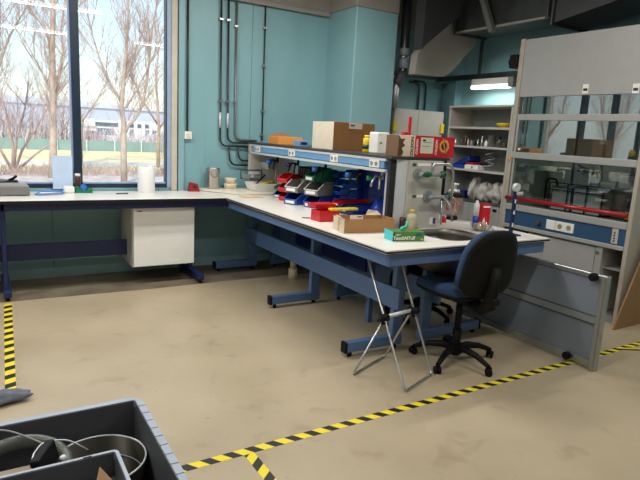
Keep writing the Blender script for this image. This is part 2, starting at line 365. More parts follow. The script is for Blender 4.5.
# ------------------------------------------------------------------ outdoors
gm = mat('dry_grass', (232, 214, 168), .95, 0, .18, .6); G = -.9
struct('ground', Mb().box(-120, 6.6, G-.3, 160, 260, G), gm)
pm = mat('pale_footpath', (220, 208, 200), .9); struct('path', Mb().prism([(-60, 32.6), (90, 36.8), (90, 40.3), (-60, 35.2)], G, G+.02, 'z'), pm)
lm = mat('leaf_litter', (206, 190, 182), .95, 0, .3, 2.5, 1, 20); struct('ground_leaf_litter', Mb().prism([(-60, 6.8), (90, 6.8), (90, 31.5), (-60, 28.0)], G, G+.03, 'z'), lm)
ft = thing('boundary_fence', 'blue-green mesh fence with pale posts beyond the lawn', 'fence', (8, 50, G))
ob('fence_mesh', Mb().prism([(-30, 48.0), (60, 55.0), (60, 55.06), (-30, 48.06)], G+.02, G+.88, 'z'), mat('teal_fence_mesh', (132, 156, 152), .7, 0, .15, .5), ft)
fpm = mat('pale_fence_post', (200, 210, 206), .6)
for k in range(14):
    x = -6+k*2.3; y = 47.95+(x+30)*7/90
    ob('fence_post', Mb().box(x-.05, y-.1, G, x+.05, y, G+.95), fpm, ft)
bm1 = mat('lilac_hall_cladding', (176, 184, 214), .8); bm2 = mat('white_building_render', (232, 232, 236), .8); bmw = mat('building_window_glass', (90, 104, 122), .2)
t = thing('warehouse', 'long pale lilac hall far beyond the fence', 'building', (10, 140, G))
ob('hall_wall', Mb().box(-60, 140, G, 40, 175, 4.6), bm1, t); ob('hall_roof', Mb().prism([(-61, 4.6), (-20, 6.3), (20, 5.9), (41, 4.6)], 139.5, 176, 'y'), mat('hall_roof_sheet', (190, 196, 216), .7), t)
t = thing('office_building', 'white low office building with dark window bands behind the fence', 'building', (17, 78, G))
ob('wall', Mb().box(10.9, 78, G, 30, 92, 1.75).box(10.9, 77.6, .95, 13.0, 78.3, 1.9), bm2, t)
for k in range(3):
    ob('window_band', Mb().box(13.2+k*2.9, 77.9, -.1+.03*k, 15.4+k*2.9, 78.02, .75), bmw, t)
ob('window_band', Mb().box(13.1, 77.9, 1.0, 20.3, 78.02, 1.5), bmw, t)
for k in range(6):
    ob('white_pier', Mb().box(15.9+k*1.0, 77.6, -.7, 16.3+k*1.0, 77.95, 1.9), bm2, t)
for x, y, c, s in ((10.75, 66, (196, 30, 50), 'small red car parked behind fence left of the forked tree'), (20.9, 66, (200, 60, 90), 'pinkish red van parked behind fence near right window jamb'), (17.2, 62, (226, 228, 232), 'white car parked behind fence right of the forked tree')):
    t = thing('parked_car', s, 'car', (x, y, G), 0, 'parked cars')
    ob('body', Mb().prism([(x-.8, G+.3), (x+.8, G+.3), (x+.8, G+.85), (x+.65, G+.95), (x+.55, G+1.4), (x-.55, G+1.4), (x-.65, G+.95), (x-.8, G+.85)], y, y+3.8, 'y'), mat('car_paint', c, .3), t)
    ob('rear_window', Mb().prism([(x-.5, G+.97), (x+.5, G+.97), (x+.42, G+1.32), (x-.42, G+1.32)], y-.02, y, 'y'), bmw, t)
    for dx in (-.68, .68):
        ob('wheel', Mb().cyl((x+dx-.1, y+.6, G+.32), (x+dx+.1, y+.6, G+.32), .32, 14), M['blackp'], t)

def branchy(mb, p, d, L_, r, depth, rnd, spread=.55):
    pts = [p]; n = 3; q = Vector(p); dd = Vector(d)
    for i in range(n):
        dd = (dd+Vector((rnd.uniform(-.16, .16), rnd.uniform(-.16, .16), rnd.uniform(-.02, .14)))).normalized(); q = q+dd*L_/n; pts.append(q.copy())
    mb.tube(pts, [r*(1-.55*i/n) for i in range(n+1)], 4 if depth < 3 else 6, smooth=False)
    if depth <= 0: return
    for k in range(4 if depth > 1 else 5):
        i = rnd.choice([1, 1, 2, 2, 3]); bd = (dd+Vector((rnd.uniform(-1, 1), rnd.uniform(-1, 1), rnd.uniform(-.25, .75)))*spread).normalized()
        branchy(mb, pts[i], bd, L_*rnd.uniform(.5, .75), r*(.48 if depth > 1 else .42), depth-1, rnd, spread*1.12)
def tree(label, limbs, seed, y, group='bare trees outside', twig=1.0, m=None):
    """limbs: list of (points xz, r0, r1)"""
    rnd = random.Random(seed); mb = Mb(); tw = Mb()
    for pts, r0, r1 in limbs:
        P = [Vector((px, y+rnd.uniform(-.1, .1), pz)) for px, pz in pts]; n = len(P)
        mb.tube(P, [r0+(r1-r0)*i/(n-1) for i in range(n)], 8)
        for i in range(1, n):
            if P[i].z < G+1.8: continue
            seg = P[i]-P[i-1]
            for k in range(max(2, int(seg.length*7.5*twig))):
                o_ = P[i-1]+seg*rnd.random(); a = rnd.uniform(0, 2*PI)
                d = (seg.normalized()*.8+Vector((math.cos(a), math.sin(a)*.8, .25))*rnd.uniform(.4, .9)).normalized()
                branchy(tw, o_, d, rnd.uniform(.7, 1.7), rnd.uniform(.008, .017), 2, rnd)
    x0, z0 = limbs[0][0][0]
    t = thing('bare_tree', label, 'tree', (x0, y, G), 0, group)
    ob('trunk', mb, m or M['bark'], t); ob('twigs', tw, M['bark2'], t)
    return t
tree('bare tree with forked pale trunk outside the right window pane', [
    ([(5.1, -.92), (5.11, .51), (5.12, 1.4), (5.06, 2.31), (5.15, 3.3), (5.24, 4.46), (5.33, 5.61), (5.38, 7.4)], .14, .03),
    ([(5.16, 1.2), (5.3, 1.5), (5.53, 1.74), (5.85, 2.24), (6.06, 3.18), (6.19, 4.18), (6.31, 5.37), (6.52, 6.55), (6.68, 7.7)], .075, .02),
    ([(5.06, 2.4), (4.87, 2.76), (4.54, 3.24), (4.25, 3.97), (4.01, 4.87), (3.78, 5.75), (3.66, 6.6)], .055, .015),
    ([(5.21, 2.2), (5.62, 2.87), (6.02, 3.69), (6.43, 4.61), (6.8, 5.6)], .045, .015),
    ([(5.15, 3.2), (5.5, 4.2), (5.9, 5.2), (6.2, 6.3)], .045, .015)], 3, 24.05)
tree('tall straight bare tree outside the middle pane left of mullion', [
    ([(2.64, -.92), (2.72, .3), (2.77, 1.98), (2.81, 3.2), (2.82, 4.41), (2.89, 5.6), (2.98, 8)], .17, .09),
    ([(2.85, 2.3), (2.95, 2.7), (3.09, 3.64), (3.23, 4.46), (3.18, 5.25), (3.37, 6.45), (3.51, 7.5)], .06, .03),
    ([(2.76, 2.3), (2.72, 2.71), (2.51, 3.26), (2.27, 3.75), (2.1, 4.13), (1.7, 4.9)], .05, .015),
    ([(2.78, 4.2), (2.62, 5.17), (2.34, 5.52), (2.06, 5.94), (1.9, 6.8)], .045, .015)], 7, 26.5)
tree('bare tree at the far left edge of the window', [
    ([(.5, -.92), (.6, 1.5), (.82, 3.83), (.95, 5.39), (1.1, 8)], .16, .06), ([(.8, 3.3), (1.3, 4.8), (1.9, 5.9), (2.3, 6.6)], .05, .015)], 11, 27.2, twig=.8)
tree('many stemmed bare bush tree low outside the left pane', [
    ([(1.3, -.92), (1.35, .2), (1.2, 1.4), (1.0, 2.6)], .08, .02), ([(1.35, -.9), (1.7, .1), (2.3, 1.1), (2.9, 2.2), (3.3, 3.0)], .07, .02),
    ([(1.3, -.9), (.8, .2), (.2, 1.1), (-.4, 2.2)], .07, .02), ([(1.4, -.9), (2.2, -.1), (3.2, .7), (3.9, 1.9)], .06, .015),
    ([(1.32, -.9), (1.5, .6), (1.9, 2.0), (2.1, 3.2)], .07, .02)], 19, 29.3, m=M['bark2'])
tree('slender bare tree far behind the forked one', [([(5.2, -.9), (5.25, 1.6), (5.1, 3.6), (5.2, 5.2)], .1, .02), ([(5.2, 1.4), (6.2, 2.9), (6.9, 4.3)], .06, .02)], 29, 36, twig=.7)
tree('bare tree far behind the right window jamb', [([(9.2, -.9), (9.25, 1.6), (9.1, 4.0), (9.3, 6.4)], .12, .03), ([(9.2, 1.2), (10.2, 2.9), (10.9, 4.6)], .06, .02), ([(9.2, 1.6), (8.2, 3.2), (7.6, 4.8)], .06, .02)], 31, 34, twig=.8)
k = 0
for x, y, sc in ((-15, 20, 'first tree left of the photo edge'), (-19.0, 22, 'second tree left of the photo edge'), (-24, 21, 'third tree left of the photo edge'), (-29, 24, 'fourth tree left of the photo edge')):
    tree('bare tree seen only mirrored in the hood sash, '+sc, [([(x, -.9), (x+.1, 1.5), (x-.1, 4), (x+.2, 7)], .2, .06), ([(x, 1.2), (x+1.2, 3), (x+1.8, 5.5)], .09, .03), ([(x, 1.7), (x-1.1, 3.2), (x-1.6, 5.8)], .09, .03)], 40+k, y, twig=.6); k += 1
hb = Mb(); rnd = random.Random(5)
for k in range(1500):
    x = rnd.uniform(-2, 12); y = rnd.uniform(27, 30); h = rnd.uniform(.15, .45)
    hb.tube([(x, y, G), (x+rnd.uniform(-.25, .25), y, G+h)], .012, 3, smooth=False)
th = Mb(); rnd = random.Random(8)
for k in range(1300):
    x = rnd.uniform(-9, 24); y = rnd.uniform(58, 63); h = rnd.uniform(1.6, 4.3) if x < 9 else rnd.uniform(.8, 2.2); dx = rnd.uniform(-.8, .8)
    th.tube([(x, y, G), (x+dx*.4, y, G+h*.5), (x+dx, y, G+h)], [.05, .035, .015], 3, smooth=False)
ob('distant_thicket', th, mat('lilac_grey_twigs', (190, 178, 186), .9, 0, .2, 2), None, 'lilac grey thicket of bare stems behind the mesh fence', 'thicket', kind='stuff')
ob('dry_undergrowth', hb, M['bark2'], None, 'low dry brushwood on the ground before the footpath', 'undergrowth', kind='stuff')

# ------------------------------------------------------------------ wall services
def conduit(pts, label, r=.012, m='pipe', clips=()):
    t = thing('conduit_pipe', label, 'pipe', Vector(pts[0]), 0, 'wall conduits')
    ob('pipe', Mb().tube(fil(pts, .09, 6), r, 8), M[m], t)
    for c in clips:
        ob('clip', Mb().box(c[0]-.022, c[1]-.016, c[2]-.012, c[0]+.022, WY1, c[2]+.012, .002), M['steel'], t)
    return t
t = thing('wall_switch', 'white switch box at the lower end of a thin vertical conduit', 'switch', (2.005, 6.19, 1.48))
ob('box', Mb().box(1.965, 6.155, 1.475, 2.05, 6.2, 1.56, .008), M['white'], t); ob('rocker', Mb().box(1.985, 6.148, 1.495, 2.03, 6.157, 1.54, .003), M['cream'], t)
conduit([(2.0, 6.185, 3.05), (2.003, 6.185, 1.56)], 'leftmost thin vertical conduit ending in a white switch box', .011)
conduit([(2.37, 6.165, 3.02), (2.385, 6.165, 1.414), (2.80, 6.165, 1.414)], 'left of the two black pipes bending into the shelf at the bottom', .0115, 'pipe', [(2.372, 6.165, 2.8), (2.38, 6.165, 1.92)])
conduit([(2.455, 6.165, 3.02), (2.475, 6.165, 1.455), (2.80, 6.165, 1.455)], 'right of the two black pipes bending into the shelf at the bottom', .0115, 'pipe', [(2.458, 6.165, 2.8), (2.467, 6.165, 1.92)])
for x, z0 in ((2.379, 1.62), (2.472, 1.62)):
    ob('pipe_marker', Mb().tube([(x, 6.165, z0), (x, 6.165, z0+.17)], .0135, 10), M['silver'], None, 'pale marker sleeve on the '+('left' if x < 2.4 else 'right')+' of the twin black pipes', 'pipe sleeve', 'pale pipe sleeves')
conduit([(2.555, 6.175, 3.04), (2.57, 6.175, 1.49), (2.85, 6.175, 1.49)], 'grey steel conduit beside the twin black pipes meeting the shelf top', .012, 'pipelit', [(2.556, 6.175, 2.75), (2.563, 6.175, 1.92)])
conduit([(2.91, 6.175, 3.05), (2.918, 6.175, 1.49)], 'single thin conduit in the middle of the teal wall', .009, 'pipe', [(2.911, 6.175, 2.78), (2.913, 6.175, 2.36), (2.916, 6.175, 1.84), (2.917, 6.175, 1.56)])
conduit([(2.49, 6.16, 1.40), (2.51, 6.16, 1.198), (2.82, 6.16, 1.198)], 'lower black branch pipe curving down from the conduits', .011)
conduit([(2.605, 6.16, 1.40), (2.623, 6.16, 1.25), (2.82, 6.16, 1.25)], 'upper black branch pipe curving down from the conduits', .011)
conduit([(5.12, 6.17, 2.38), (5.30, 6.17, 2.38), (5.318, 6.17, 1.3)], 'left thin black pipe on the wall above the grey wall cabinet', .013)
conduit([(5.20, 6.17, 2.40), (5.425, 6.17, 2.40), (5.447, 6.17, 1.3)], 'right thin black pipe on the wall above the grey wall cabinet', .013)
t = thing('drain_pipe', 'thick dark pipe with bright sleeves running down beside the teal column', 'pipe', (4.6, 5.75, 1.5))
ob('upper_pipe', Mb().tube(fil([(4.62, 5.75, CEIL), (4.655, 5.75, 2.42), (4.565, 5.75, 2.30)], .1, 8), .058, 16), mat('dark_glossy_pipe', (62, 64, 66), .3, .4), t)
ob('sleeve', Mb().tube([(4.645, 5.75, 2.63), (4.648, 5.75, 2.72)], .066, 16), M['grey'], t); ob('sleeve', Mb().tube([(4.652, 5.75, 2.48), (4.652, 5.75, 2.60)], .064, 16), mat('lilac_grey_sleeve', (140, 138, 156), .5), t)
ob('clamp', Mb().tube([(4.647, 5.75, 2.605), (4.647, 5.75, 2.625)], .068, 16), M['chrome'], t)
ob('lower_pipe', Mb().tube(fil([(4.56, 5.75, 2.30), (4.55, 5.75, 2.2), (4.55, 5.75, 1.99)], .04, 5), .045, 16), M['chrome'], t)
ob('elbow', Mb().tube(fil([(4.64, 5.75, 2.43), (4.60, 5.75, 2.33), (4.55, 5.75, 2.27)], .06, 6), .068, 16), M['dgrey'], t)
ob('back_box', Mb().box(4.42, 5.85, 2.1, 4.55, 6.0, CEIL), M['dark'], None, 'black vertical riser between the teal column and thick pipe', 'riser')

# cable tray, wall light and ducts
t = thing('cable_tray', 'dark steel cable tray running round the wall above the shelving', 'cable tray', (5.4, 6.0, 2.42))
ob('tray_run', Mb().box(4.6, 6.02, 2.43, 5.6, 6.1, 2.475, .004), M['galv'], t); ob('tray_run', Mb().box(5.52, 4.3, 2.41, 5.58, 6.1, 2.475, .004), M['galv'], t)
ob('bracket', Mb().box(5.58, 5.3, 2.44, WX1, 5.33, 2.46).box(5.53, 5.30, 2.475, 5.56, 5.33, 3.2), M['galv'], t); ob('bracket', Mb().box(5.58, 4.5, 2.44, WX1, 4.53, 2.46), M['galv'], t)
t = thing('wall_tube_light', 'lit white tube light hanging below the cable tray above shelving', 'light fixture', (5.55, 5.1, 2.3))
ob('housing', Mb().box(5.51, 4.76, 2.325, 5.59, 5.40, 2.41, .008), M['white'], t)
ob('diffuser', Mb().box(5.505, 4.80, 2.285, 5.585, 5.40, 2.328, .012), mat('bright_tube_diffuser', (255, 250, 236), .4, emit=6), t)
ob('end_cap', Mb().box(5.50, 4.72, 2.29, 5.595, 4.80, 2.41, .006), M['grey'], t)
d = bpy.data.lights.new('wall_tube_glow', 'AREA'); d.shape = 'RECTANGLE'; d.size = .08; d.size_y = .6; d.energy = 6; d.color = (1, .97, .9)
o = bpy.data.objects.new('wall_tube_glow', d); COL.objects.link(o); o.parent = t; o.location = (0, 0, -.03)

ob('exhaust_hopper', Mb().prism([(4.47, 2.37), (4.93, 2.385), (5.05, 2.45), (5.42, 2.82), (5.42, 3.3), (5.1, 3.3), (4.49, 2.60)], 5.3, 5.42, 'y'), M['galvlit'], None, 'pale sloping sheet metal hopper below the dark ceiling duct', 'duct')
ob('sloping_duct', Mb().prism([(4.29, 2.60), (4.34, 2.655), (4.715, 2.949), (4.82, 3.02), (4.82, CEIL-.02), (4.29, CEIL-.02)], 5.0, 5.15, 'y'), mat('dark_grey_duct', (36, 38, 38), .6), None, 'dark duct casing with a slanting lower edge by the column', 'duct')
t = thing('ventilation_duct', 'square grey steel duct with flanges above the shelving unit', 'duct', (5.2, 4.6, 2.9))
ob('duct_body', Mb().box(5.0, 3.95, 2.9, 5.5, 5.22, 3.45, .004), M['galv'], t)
ob('flange', Mb().box(4.975, 5.22, 2.87, 5.525, 5.25, 3.48, .003), M['galv'], t); ob('flange', Mb().box(4.975, 3.93, 2.87, 5.525, 3.96, 3.48, .003), M['galv'], t)
ob('lower_lip', Mb().box(4.985, 3.96, 2.885, 5.03, 5.22, 2.905, .003), M['galvlit'], t)
for y in (4.1, 5.1): ob('hanger', Mb().box(5.23, y, 3.45, 5.26, y+.03, CEIL), M['galv'], t)
for k in range(4): ob('bolt', Mb().cyl((5.0+.14*k, 3.925, 2.89), (5.0+.14*k, 3.935, 2.89), .008, 6), M['chrome'], t)
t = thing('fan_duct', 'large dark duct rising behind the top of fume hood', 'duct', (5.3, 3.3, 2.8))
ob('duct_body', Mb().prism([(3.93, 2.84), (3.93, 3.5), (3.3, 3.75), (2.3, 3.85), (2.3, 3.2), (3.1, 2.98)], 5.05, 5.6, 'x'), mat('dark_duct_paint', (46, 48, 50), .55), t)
ob('flange', Mb().box(5.02, 3.90, 2.82, 5.63, 3.925, 3.52), M['galv'], t)
ob('round_duct', Mb().tube([(5.3, 2.5, 3.0), (5.3, 1.9, 3.25), (5.3, 1.2, 3.3)], .26, 24), mat('black_round_duct', (30, 31, 33), .5), t)
ob('roof_brace', Mb(frame((4.93, 4.78, 3.2), (0, .5, 1), (1, 0, 0))).box(-.42, -.035, -.03, .76, .035, .03, .004), mat('grey_painted_brace', (96, 98, 98), .6), None, 'slanting grey steel brace in front of the square duct', 'brace')

# ------------------------------------------------------------------ window bench
def foot_set(t, x0, x1, y0, y1, ux, m):
    pass
t = thing('window_bench', 'white topped bench on dark blue legs under the window', 'bench', (.3, 5.85, 0))
ob('worktop', Mb().box(-1.6, 5.48, .872, 2.205, 6.165, .9, .003), M['top'], t)
ob('front_edge', Mb().box(-1.6, 5.474, .87, 2.2, 5.482, .897), M['edge'], t)
ob('apron', Mb().box(-1.55, 5.53, .80, 2.25, 5.57, .87, .004), M['navyleg'], t); ob('apron', Mb().box(-1.55, 6.10, .80, 2.2, 6.14, .87), M['navyleg'], t)
for x in (.13, 1.905, -1.5):
    ob('leg', Mb().box(x, 5.80, .05, x+.045, 5.89, .87, .006).box(x-.01, 5.44, .035, x+.055, 6.12, .10, .012), M['navyleg'], t)
    ob('leg_foot_cap', Mb().cyl((x+.02, 5.48, 0), (x+.02, 5.48, .036), .018, 10).cyl((x+.02, 6.08, 0), (x+.02, 6.08, .036), .018, 10), M['blackp'], t)
ob('leg_front_post', Mb().box(.13, 5.53, .06, .165, 5.60, .87, .005), M['navyleg'], t)
ob('modesty_rail', Mb().box(-1.46, 5.84, .275, 1.86, 5.87, .435, .004), M['navyleg'], t)
t = thing('pedestal_cabinet', 'white under-bench cabinet hanging below the window bench', 'cabinet', (1.58, 5.88, .19))
ob('carcass', Mb().box(1.262, 5.62, .19, 1.898, 6.12, .80, .004), M['cabgrey'], t)
ob('door', Mb().box(1.275, 5.598, .192, 1.898, 5.618, .795, .005), M['white'], t); ob('edge_strip', Mb().box(1.256, 5.60, .19, 1.273, 5.62, .80, .002), M['alu'], t)
ob('name_plate', Mb().box(1.31, 5.595, .755, 1.36, 5.599, .768), M['grey'], t)

# ------------------------------------------------------------------ double bench with sink
t = thing('double_bench', 'long double bench with cream top, black edge and blue steel frame', 'bench', (3.0, 4.3, 0)); DB = t
X0, X1, Y0, Y1 = 2.21, 3.84, 2.75, 6.0
SX0, SX1, SY0, SY1 = 2.87, 3.33, 2.88, 3.32
def rrect(x0, y0, x1, y1, r, n=6):
    P = []
    for cx, cy, a in ((x1-r, y1-r, 0), (x0+r, y1-r, 90), (x0+r, y0+r, 180), (x1-r, y0+r, 270)):
        for k in range(n+1): P.append((cx+r*math.cos(R(a+90*k/n)), cy+r*math.sin(R(a+90*k/n))))
    return P
def slab_with_hole(mb, x0, y0, x1, y1, hole, z0, z1):
    """rectangular slab with a rounded opening (hole counter-clockwise from the +x+y corner)"""
    n = len(hole); q = n//4; cor = [(x1, y1), (x0, y1), (x0, y0), (x1, y0)]
    vs = []; fs = []
    for z in (z0, z1): vs += [(p[0], p[1], z) for p in hole]+[(p[0], p[1], z) for p in cor]
    m_ = n+4
    for i in range(n):
        j = (i+1) % n; c = n+(i//q)
        fs.append((i, j, c)); fs.append((i+m_, c+m_, j+m_)); fs.append((i, i+m_, j+m_, j))
        if i % q == q-1:
            c2 = n+((i//q+1) % 4); fs.append((j, c2, c)); fs.append((j+m_, c+m_, c2+m_))
    for i in range(4):
        a, c = n+i, n+(i+1) % 4; fs.append((a, c, c+m_, a+m_))
    mb.add(vs, fs)
hole = rrect(SX0, SY0, SX1, SY1, .14, 7)
wt = Mb(); slab_with_hole(wt, X0, Y0, X1, 3.42, hole, .876, .9); wt.box(X0, 3.42, .876, X1, Y1, .9)
ob('worktop', wt, M['top'], t)
ob('black_edge', Mb().box(X0-.003, Y0-.003, .879, X0+.012, 5.48, .892, .002).box(X0-.003, Y0-.003, .879, X1+.003, Y0+.012, .892, .002).box(X1-.012, Y0, .879, X1+.003, Y1, .892, .002), M['edge'], t)
ob('sub_panel', Mb().box(X0+.03, 3.40, .845, X1-.03, Y1, .874), M['dgrey'], t)
ob('side_rail', Mb().box(2.245, 2.79, .785, 2.275, 5.98, .869, .004), M['blue'], t); ob('side_rail', Mb().box(3.775, 2.79, .785, 3.805, 5.98, .869, .004), M['blue'], t)
ob('end_rail', Mb().box(2.245, 2.765, .785, 3.0, 2.795, .869, .004).box(3.03, 2.765, .785, 3.805, 2.795, .869, .004).box(2.99, 2.77, .8, 3.04, 2.79, .869), mat('end_rail_shaded_blue', (84, 106, 148), .4), t)  # end rail: frame blue darkened for the face turned from the window
for y in (3.17, 4.42, 5.86):
    for s in (0, 1):
        ux0, ux1 = (2.66, 2.755) if s == 0 else (2.96, 3.05); fx0, fx1 = (2.235, 2.76) if s == 0 else (2.95, 3.62)
        ob('leg', Mb().box(ux0, y, .03, ux1, y+.05, .87, .006).box(fx0, y-.005, .035, fx1, y+.055, .115, .01), M['blue'], t)
        e = fx0 if s == 0 else fx1
        ob('foot_cap', Mb().box(e-.012, y-.008, .033, e+.012, y+.058, .118, .006), M['blackp'], t)
        for fx in (fx0+.05, fx1-.05): ob('levelling_foot', Mb().cyl((fx, y+.025, 0), (fx, y+.025, .036), .018, 10), M['blackp'], t)
ob('long_rail', Mb().box(2.635, 3.10, .335, 2.662, 5.95, .50, .005), M['blue'], t); ob('long_rail', Mb().box(3.05, 3.10, .335, 3.075, 5.95, .50, .005), M['blue'], t)
ob('rear_post', Mb().box(2.86, 3.75, 0.0, 2.90, 3.80, .86), M['blue'], t)
ob('service_panel', Mb().box(2.90, 3.9, .42, 2.925, 5.2, .85), M['deepblue'], t)
# sink bowl: an open shell with thickness
sb = Mb()
lv = [(0, .904), (.012, .902), (.015, .86), (.025, .66), (.07, .625), (.16, .62)]
rings = [rrect(SX0+d_-.012, SY0+d_-.012, SX1-d_+.012, SY1-d_+.012, max(.03, .15-d_*.5), 7) for d_, z in lv]
nn = len(rings[0]); vs = []; fs = []
for rg, (d_, z) in zip(rings, lv): vs += [(p[0], p[1], z) for p in rg]
for rg, (d_, z) in reversed(list(zip(rings, lv))): vs += [((p[0]-3.1)*1.02+3.1, (p[1]-3.1)*1.02+3.1, z-.008) for p in rg]
K = len(lv)*2
for i in range(K-1):
    if i == len(lv)-1: continue
    for k in range(nn): fs.append((i*nn+k, i*nn+(k+1) % nn, (i+1)*nn+(k+1) % nn, (i+1)*nn+k))
for k in range(nn): fs.append((k, (K-1)*nn+k, (K-1)*nn+(k+1) % nn, (k+1) % nn))
fs.append([(len(lv)-1)*nn+k for k in range(nn)]); fs.append([len(lv)*nn+k for k in range(nn)])
sb.add(vs, fs, True)
sk = ob('sink_bowl', sb, mat('satin_sink_steel', (124, 120, 112), .42, 1, .05), t)
ob('drain', Mb().lathe([(.001, .627), (.03, .627), (.035, .623)], (3.1, 3.1, 0), 16), M['dark'], sk)
ob('sink_waste_pipe', Mb().tube(fil([(3.1, 3.1, .61), (3.1, 3.1, .55), (3.1, 3.45, .5), (2.97, 3.6, .5), (2.97, 3.6, .1)], .05), .022, 10), M['blackp'], t)
ob('waste_pipe', Mb().tube([(2.94, 5.30, 0), (2.94, 5.30, .12)], .05, 14).tube([(2.94, 5.30, .12), (2.94, 5.30, .34)], .035, 14), M['cream'], t)
ob('hose', Mb().tube(fil([(2.85, 5.0, .84), (2.88, 4.9, .6), (2.95, 4.8, .52), (2.97, 4.7, .84)], .1), .012, 8).tube(fil([(2.9, 3.6, .84), (2.82, 3.55, .6), (2.88, 3.45, .55), (2.95, 3.3, .8)], .1), .01, 8), M['grey'], t)
t = thing('corner_worktop', 'cream filler worktop against the teal wall behind the bench corner', 'worktop', (2.9, 6.1, .90))
FB = [(2.10, 6.165), (2.10, 6.145), (2.27, 5.94), (2.43, 5.69), (2.90, 5.65), (3.77, 5.60), (3.77, 6.165)]
ob('board', Mb().prism(FB, .905, .93, 'z'), mat('cream_filler_board', (222, 216, 202), .35), t)
ob('under_edge', Mb().prism([(x+.004, y+.006 if y < 6.1 else y-.003) for x, y in FB], .9, .905, 'z'), M['dgrey'], t)

# ------------------------------------------------------------------ service spine / shelf on the double bench
t = thing('service_shelf', 'raised shelf with blue socket fascia standing along the bench middle', 'bench shelf', (3.02, 4.75, .9))
ob('shelf_board', Mb().box(2.705, 3.40, 1.452, 3.32, 6.13, 1.474, .003), mat('dark_shelf_top', (56, 50, 48), .4), t)
ob('socket_fascia', Mb().box(2.715, 3.50, 1.375, 2.755, 6.0, 1.452), mat('pale_blue_fascia', (104, 158, 204), .35), t)
ob('fascia_rail', Mb().box(2.705, 3.47, 1.432, 2.76, 6.06, 1.452, .003), M['silver'], t); ob('fascia_rail', Mb().box(2.70, 3.47, 1.345, 2.80, 6.06, 1.368, .003), M['silver'], t)
ob('fascia_rail', Mb().box(3.26, 3.47, 1.345, 3.32, 6.06, 1.452, .003), M['silver'], t)
ob('shelf_underside', Mb().box(2.76, 3.50, 1.352, 3.26, 6.05, 1.37), M['dgrey'], t)
for y in (5.84, 5.02, 4.22, 3.62):
    s = ob('socket_outlet', Mb().box(2.704, y-.065, 1.373, 2.716, y+.065, 1.438, .004), M['white'], t)
    for dy in (-.03, .03): ob('socket_hole', Mb().cyl((2.700, y+dy, 1.406), (2.7045, y+dy, 1.406), .017, 14), M['grey'], s)
ob('far_end_panel', Mb().box(2.70, 6.02, .93, 3.30, 6.075, 1.452, .004), M['cabgrey'], t)
ob('near_post', Mb().box(2.728, 3.43, .90, 2.785, 3.47, 1.452, .004), M['speck'], t)
ob('silver_side', Mb().prism([(2.785, 3.425), (2.875, 3.405), (2.885, 3.52), (2.785, 3.56)], .90, 1.452, 'z'), M['silver'], t)
ep = ob('end_panel', Mb().box(2.875, 3.39, .90, 3.245, 3.53, 1.45, .006), M['cabgrey'], t)
ob('end_edge', Mb().box(3.245, 3.41, 1.12, 3.30, 3.50, 1.452, .004), M['blackp'], t)
for x, z in ((2.93, 1.415), (3.13, 1.418), (2.955, 1.165)):
    ob('tap_label', Mb().box(x-.018, 3.386, z-.012, x+.018, 3.391, z+.012), mat('green_tap_label', (30, 96, 62), .5), ep)
ob('name_strip', Mb().box(2.965, 3.387, 1.405, 3.10, 3.391, 1.428), M['label'], ep); ob('name_strip', Mb().box(2.98, 3.387, 1.155, 3.05, 3.391, 1.176), M['label'], ep)
ob('inspection_label', Mb().box(3.14, 3.386, .93, 3.19, 3.391, .99), M['label'], ep); ob('inspection_label', Mb().box(3.175, 3.385, .935, 3.20, 3.390, .985), mat('purple_label', (60, 40, 110), .5), ep)
# taps on the end panel (fixed to the shelf unit)
def tapset(z, x, out):
    q = ob('tap', Mb().cyl((x, 3.39, z), (x, 3.375, z), .045, 20).cyl((x, 3.38, z), (x, 3.31, z), .02, 14).tube([(x-.04, 3.32, z), (x+out, 3.32, z)], .016, 12), M['faucetgrey'], ep); return q
q = tapset(1.345, 2.97, .20)
ob('tap_handle', Mb().blob((2.985, 3.29, 1.348), (.045, .02, .024), 3, .12), mat('dark_green_handle', (14, 84, 56), .35), q); ob('tap_handle', Mb().blob((3.175, 3.32, 1.345), (.04, .025, .028), 5, .15), mat('dark_green_handle_right', (14, 84, 56), .35), q)
ob('swan_neck', Mb().tube(fil([(3.055, 3.32, 1.345), (3.06, 3.31, 1.432), (3.205, 3.27, 1.432), (3.235, 3.26, 1.36), (3.235, 3.26, 1.14)], .03), .0105, 10), M['chrome'], q)
q = tapset(1.165, 3.09, .20)
ob('tap_handle', Mb().blob((3.27, 3.32, 1.17), (.03, .028, .03), 8, .15), mat('dark_green_handle_lower', (14, 84, 56), .35), q)
ob('swan_neck', Mb().tube(fil([(3.20, 3.32, 1.17), (3.22, 3.25, 1.10), (3.23, 3.22, .98)], .03), .010, 10), M['faucetgrey'], q)
# gas taps hanging under the shelf
for y, c in ((5.62, 'bluelight'), (5.15, 'deepblue'), (4.60, 'bluelight'), (4.02, 'bluelight'), (3.70, 'green')):
    q = ob('gas_tap', Mb().cyl((2.86, y, 1.35), (2.86, y, 1.27), .012, 10).tube([(2.86, y, 1.28), (2.79, y, 1.30), (2.76, y, 1.25), (2.75, y, 1.21)], .009, 8).tube([(2.86, y, 1.28), (2.80, y-.05, 1.30), (2.77, y-.09, 1.25), (2.76, y-.1, 1.20)], .009, 8), M['chrome'] if c == 'green' else M['blackp'], t)
    ob('tap_knob', Mb().cyl((2.80, y+.04, 1.275), (2.75, y+.07, 1.275), .022, 12), M[c], q)

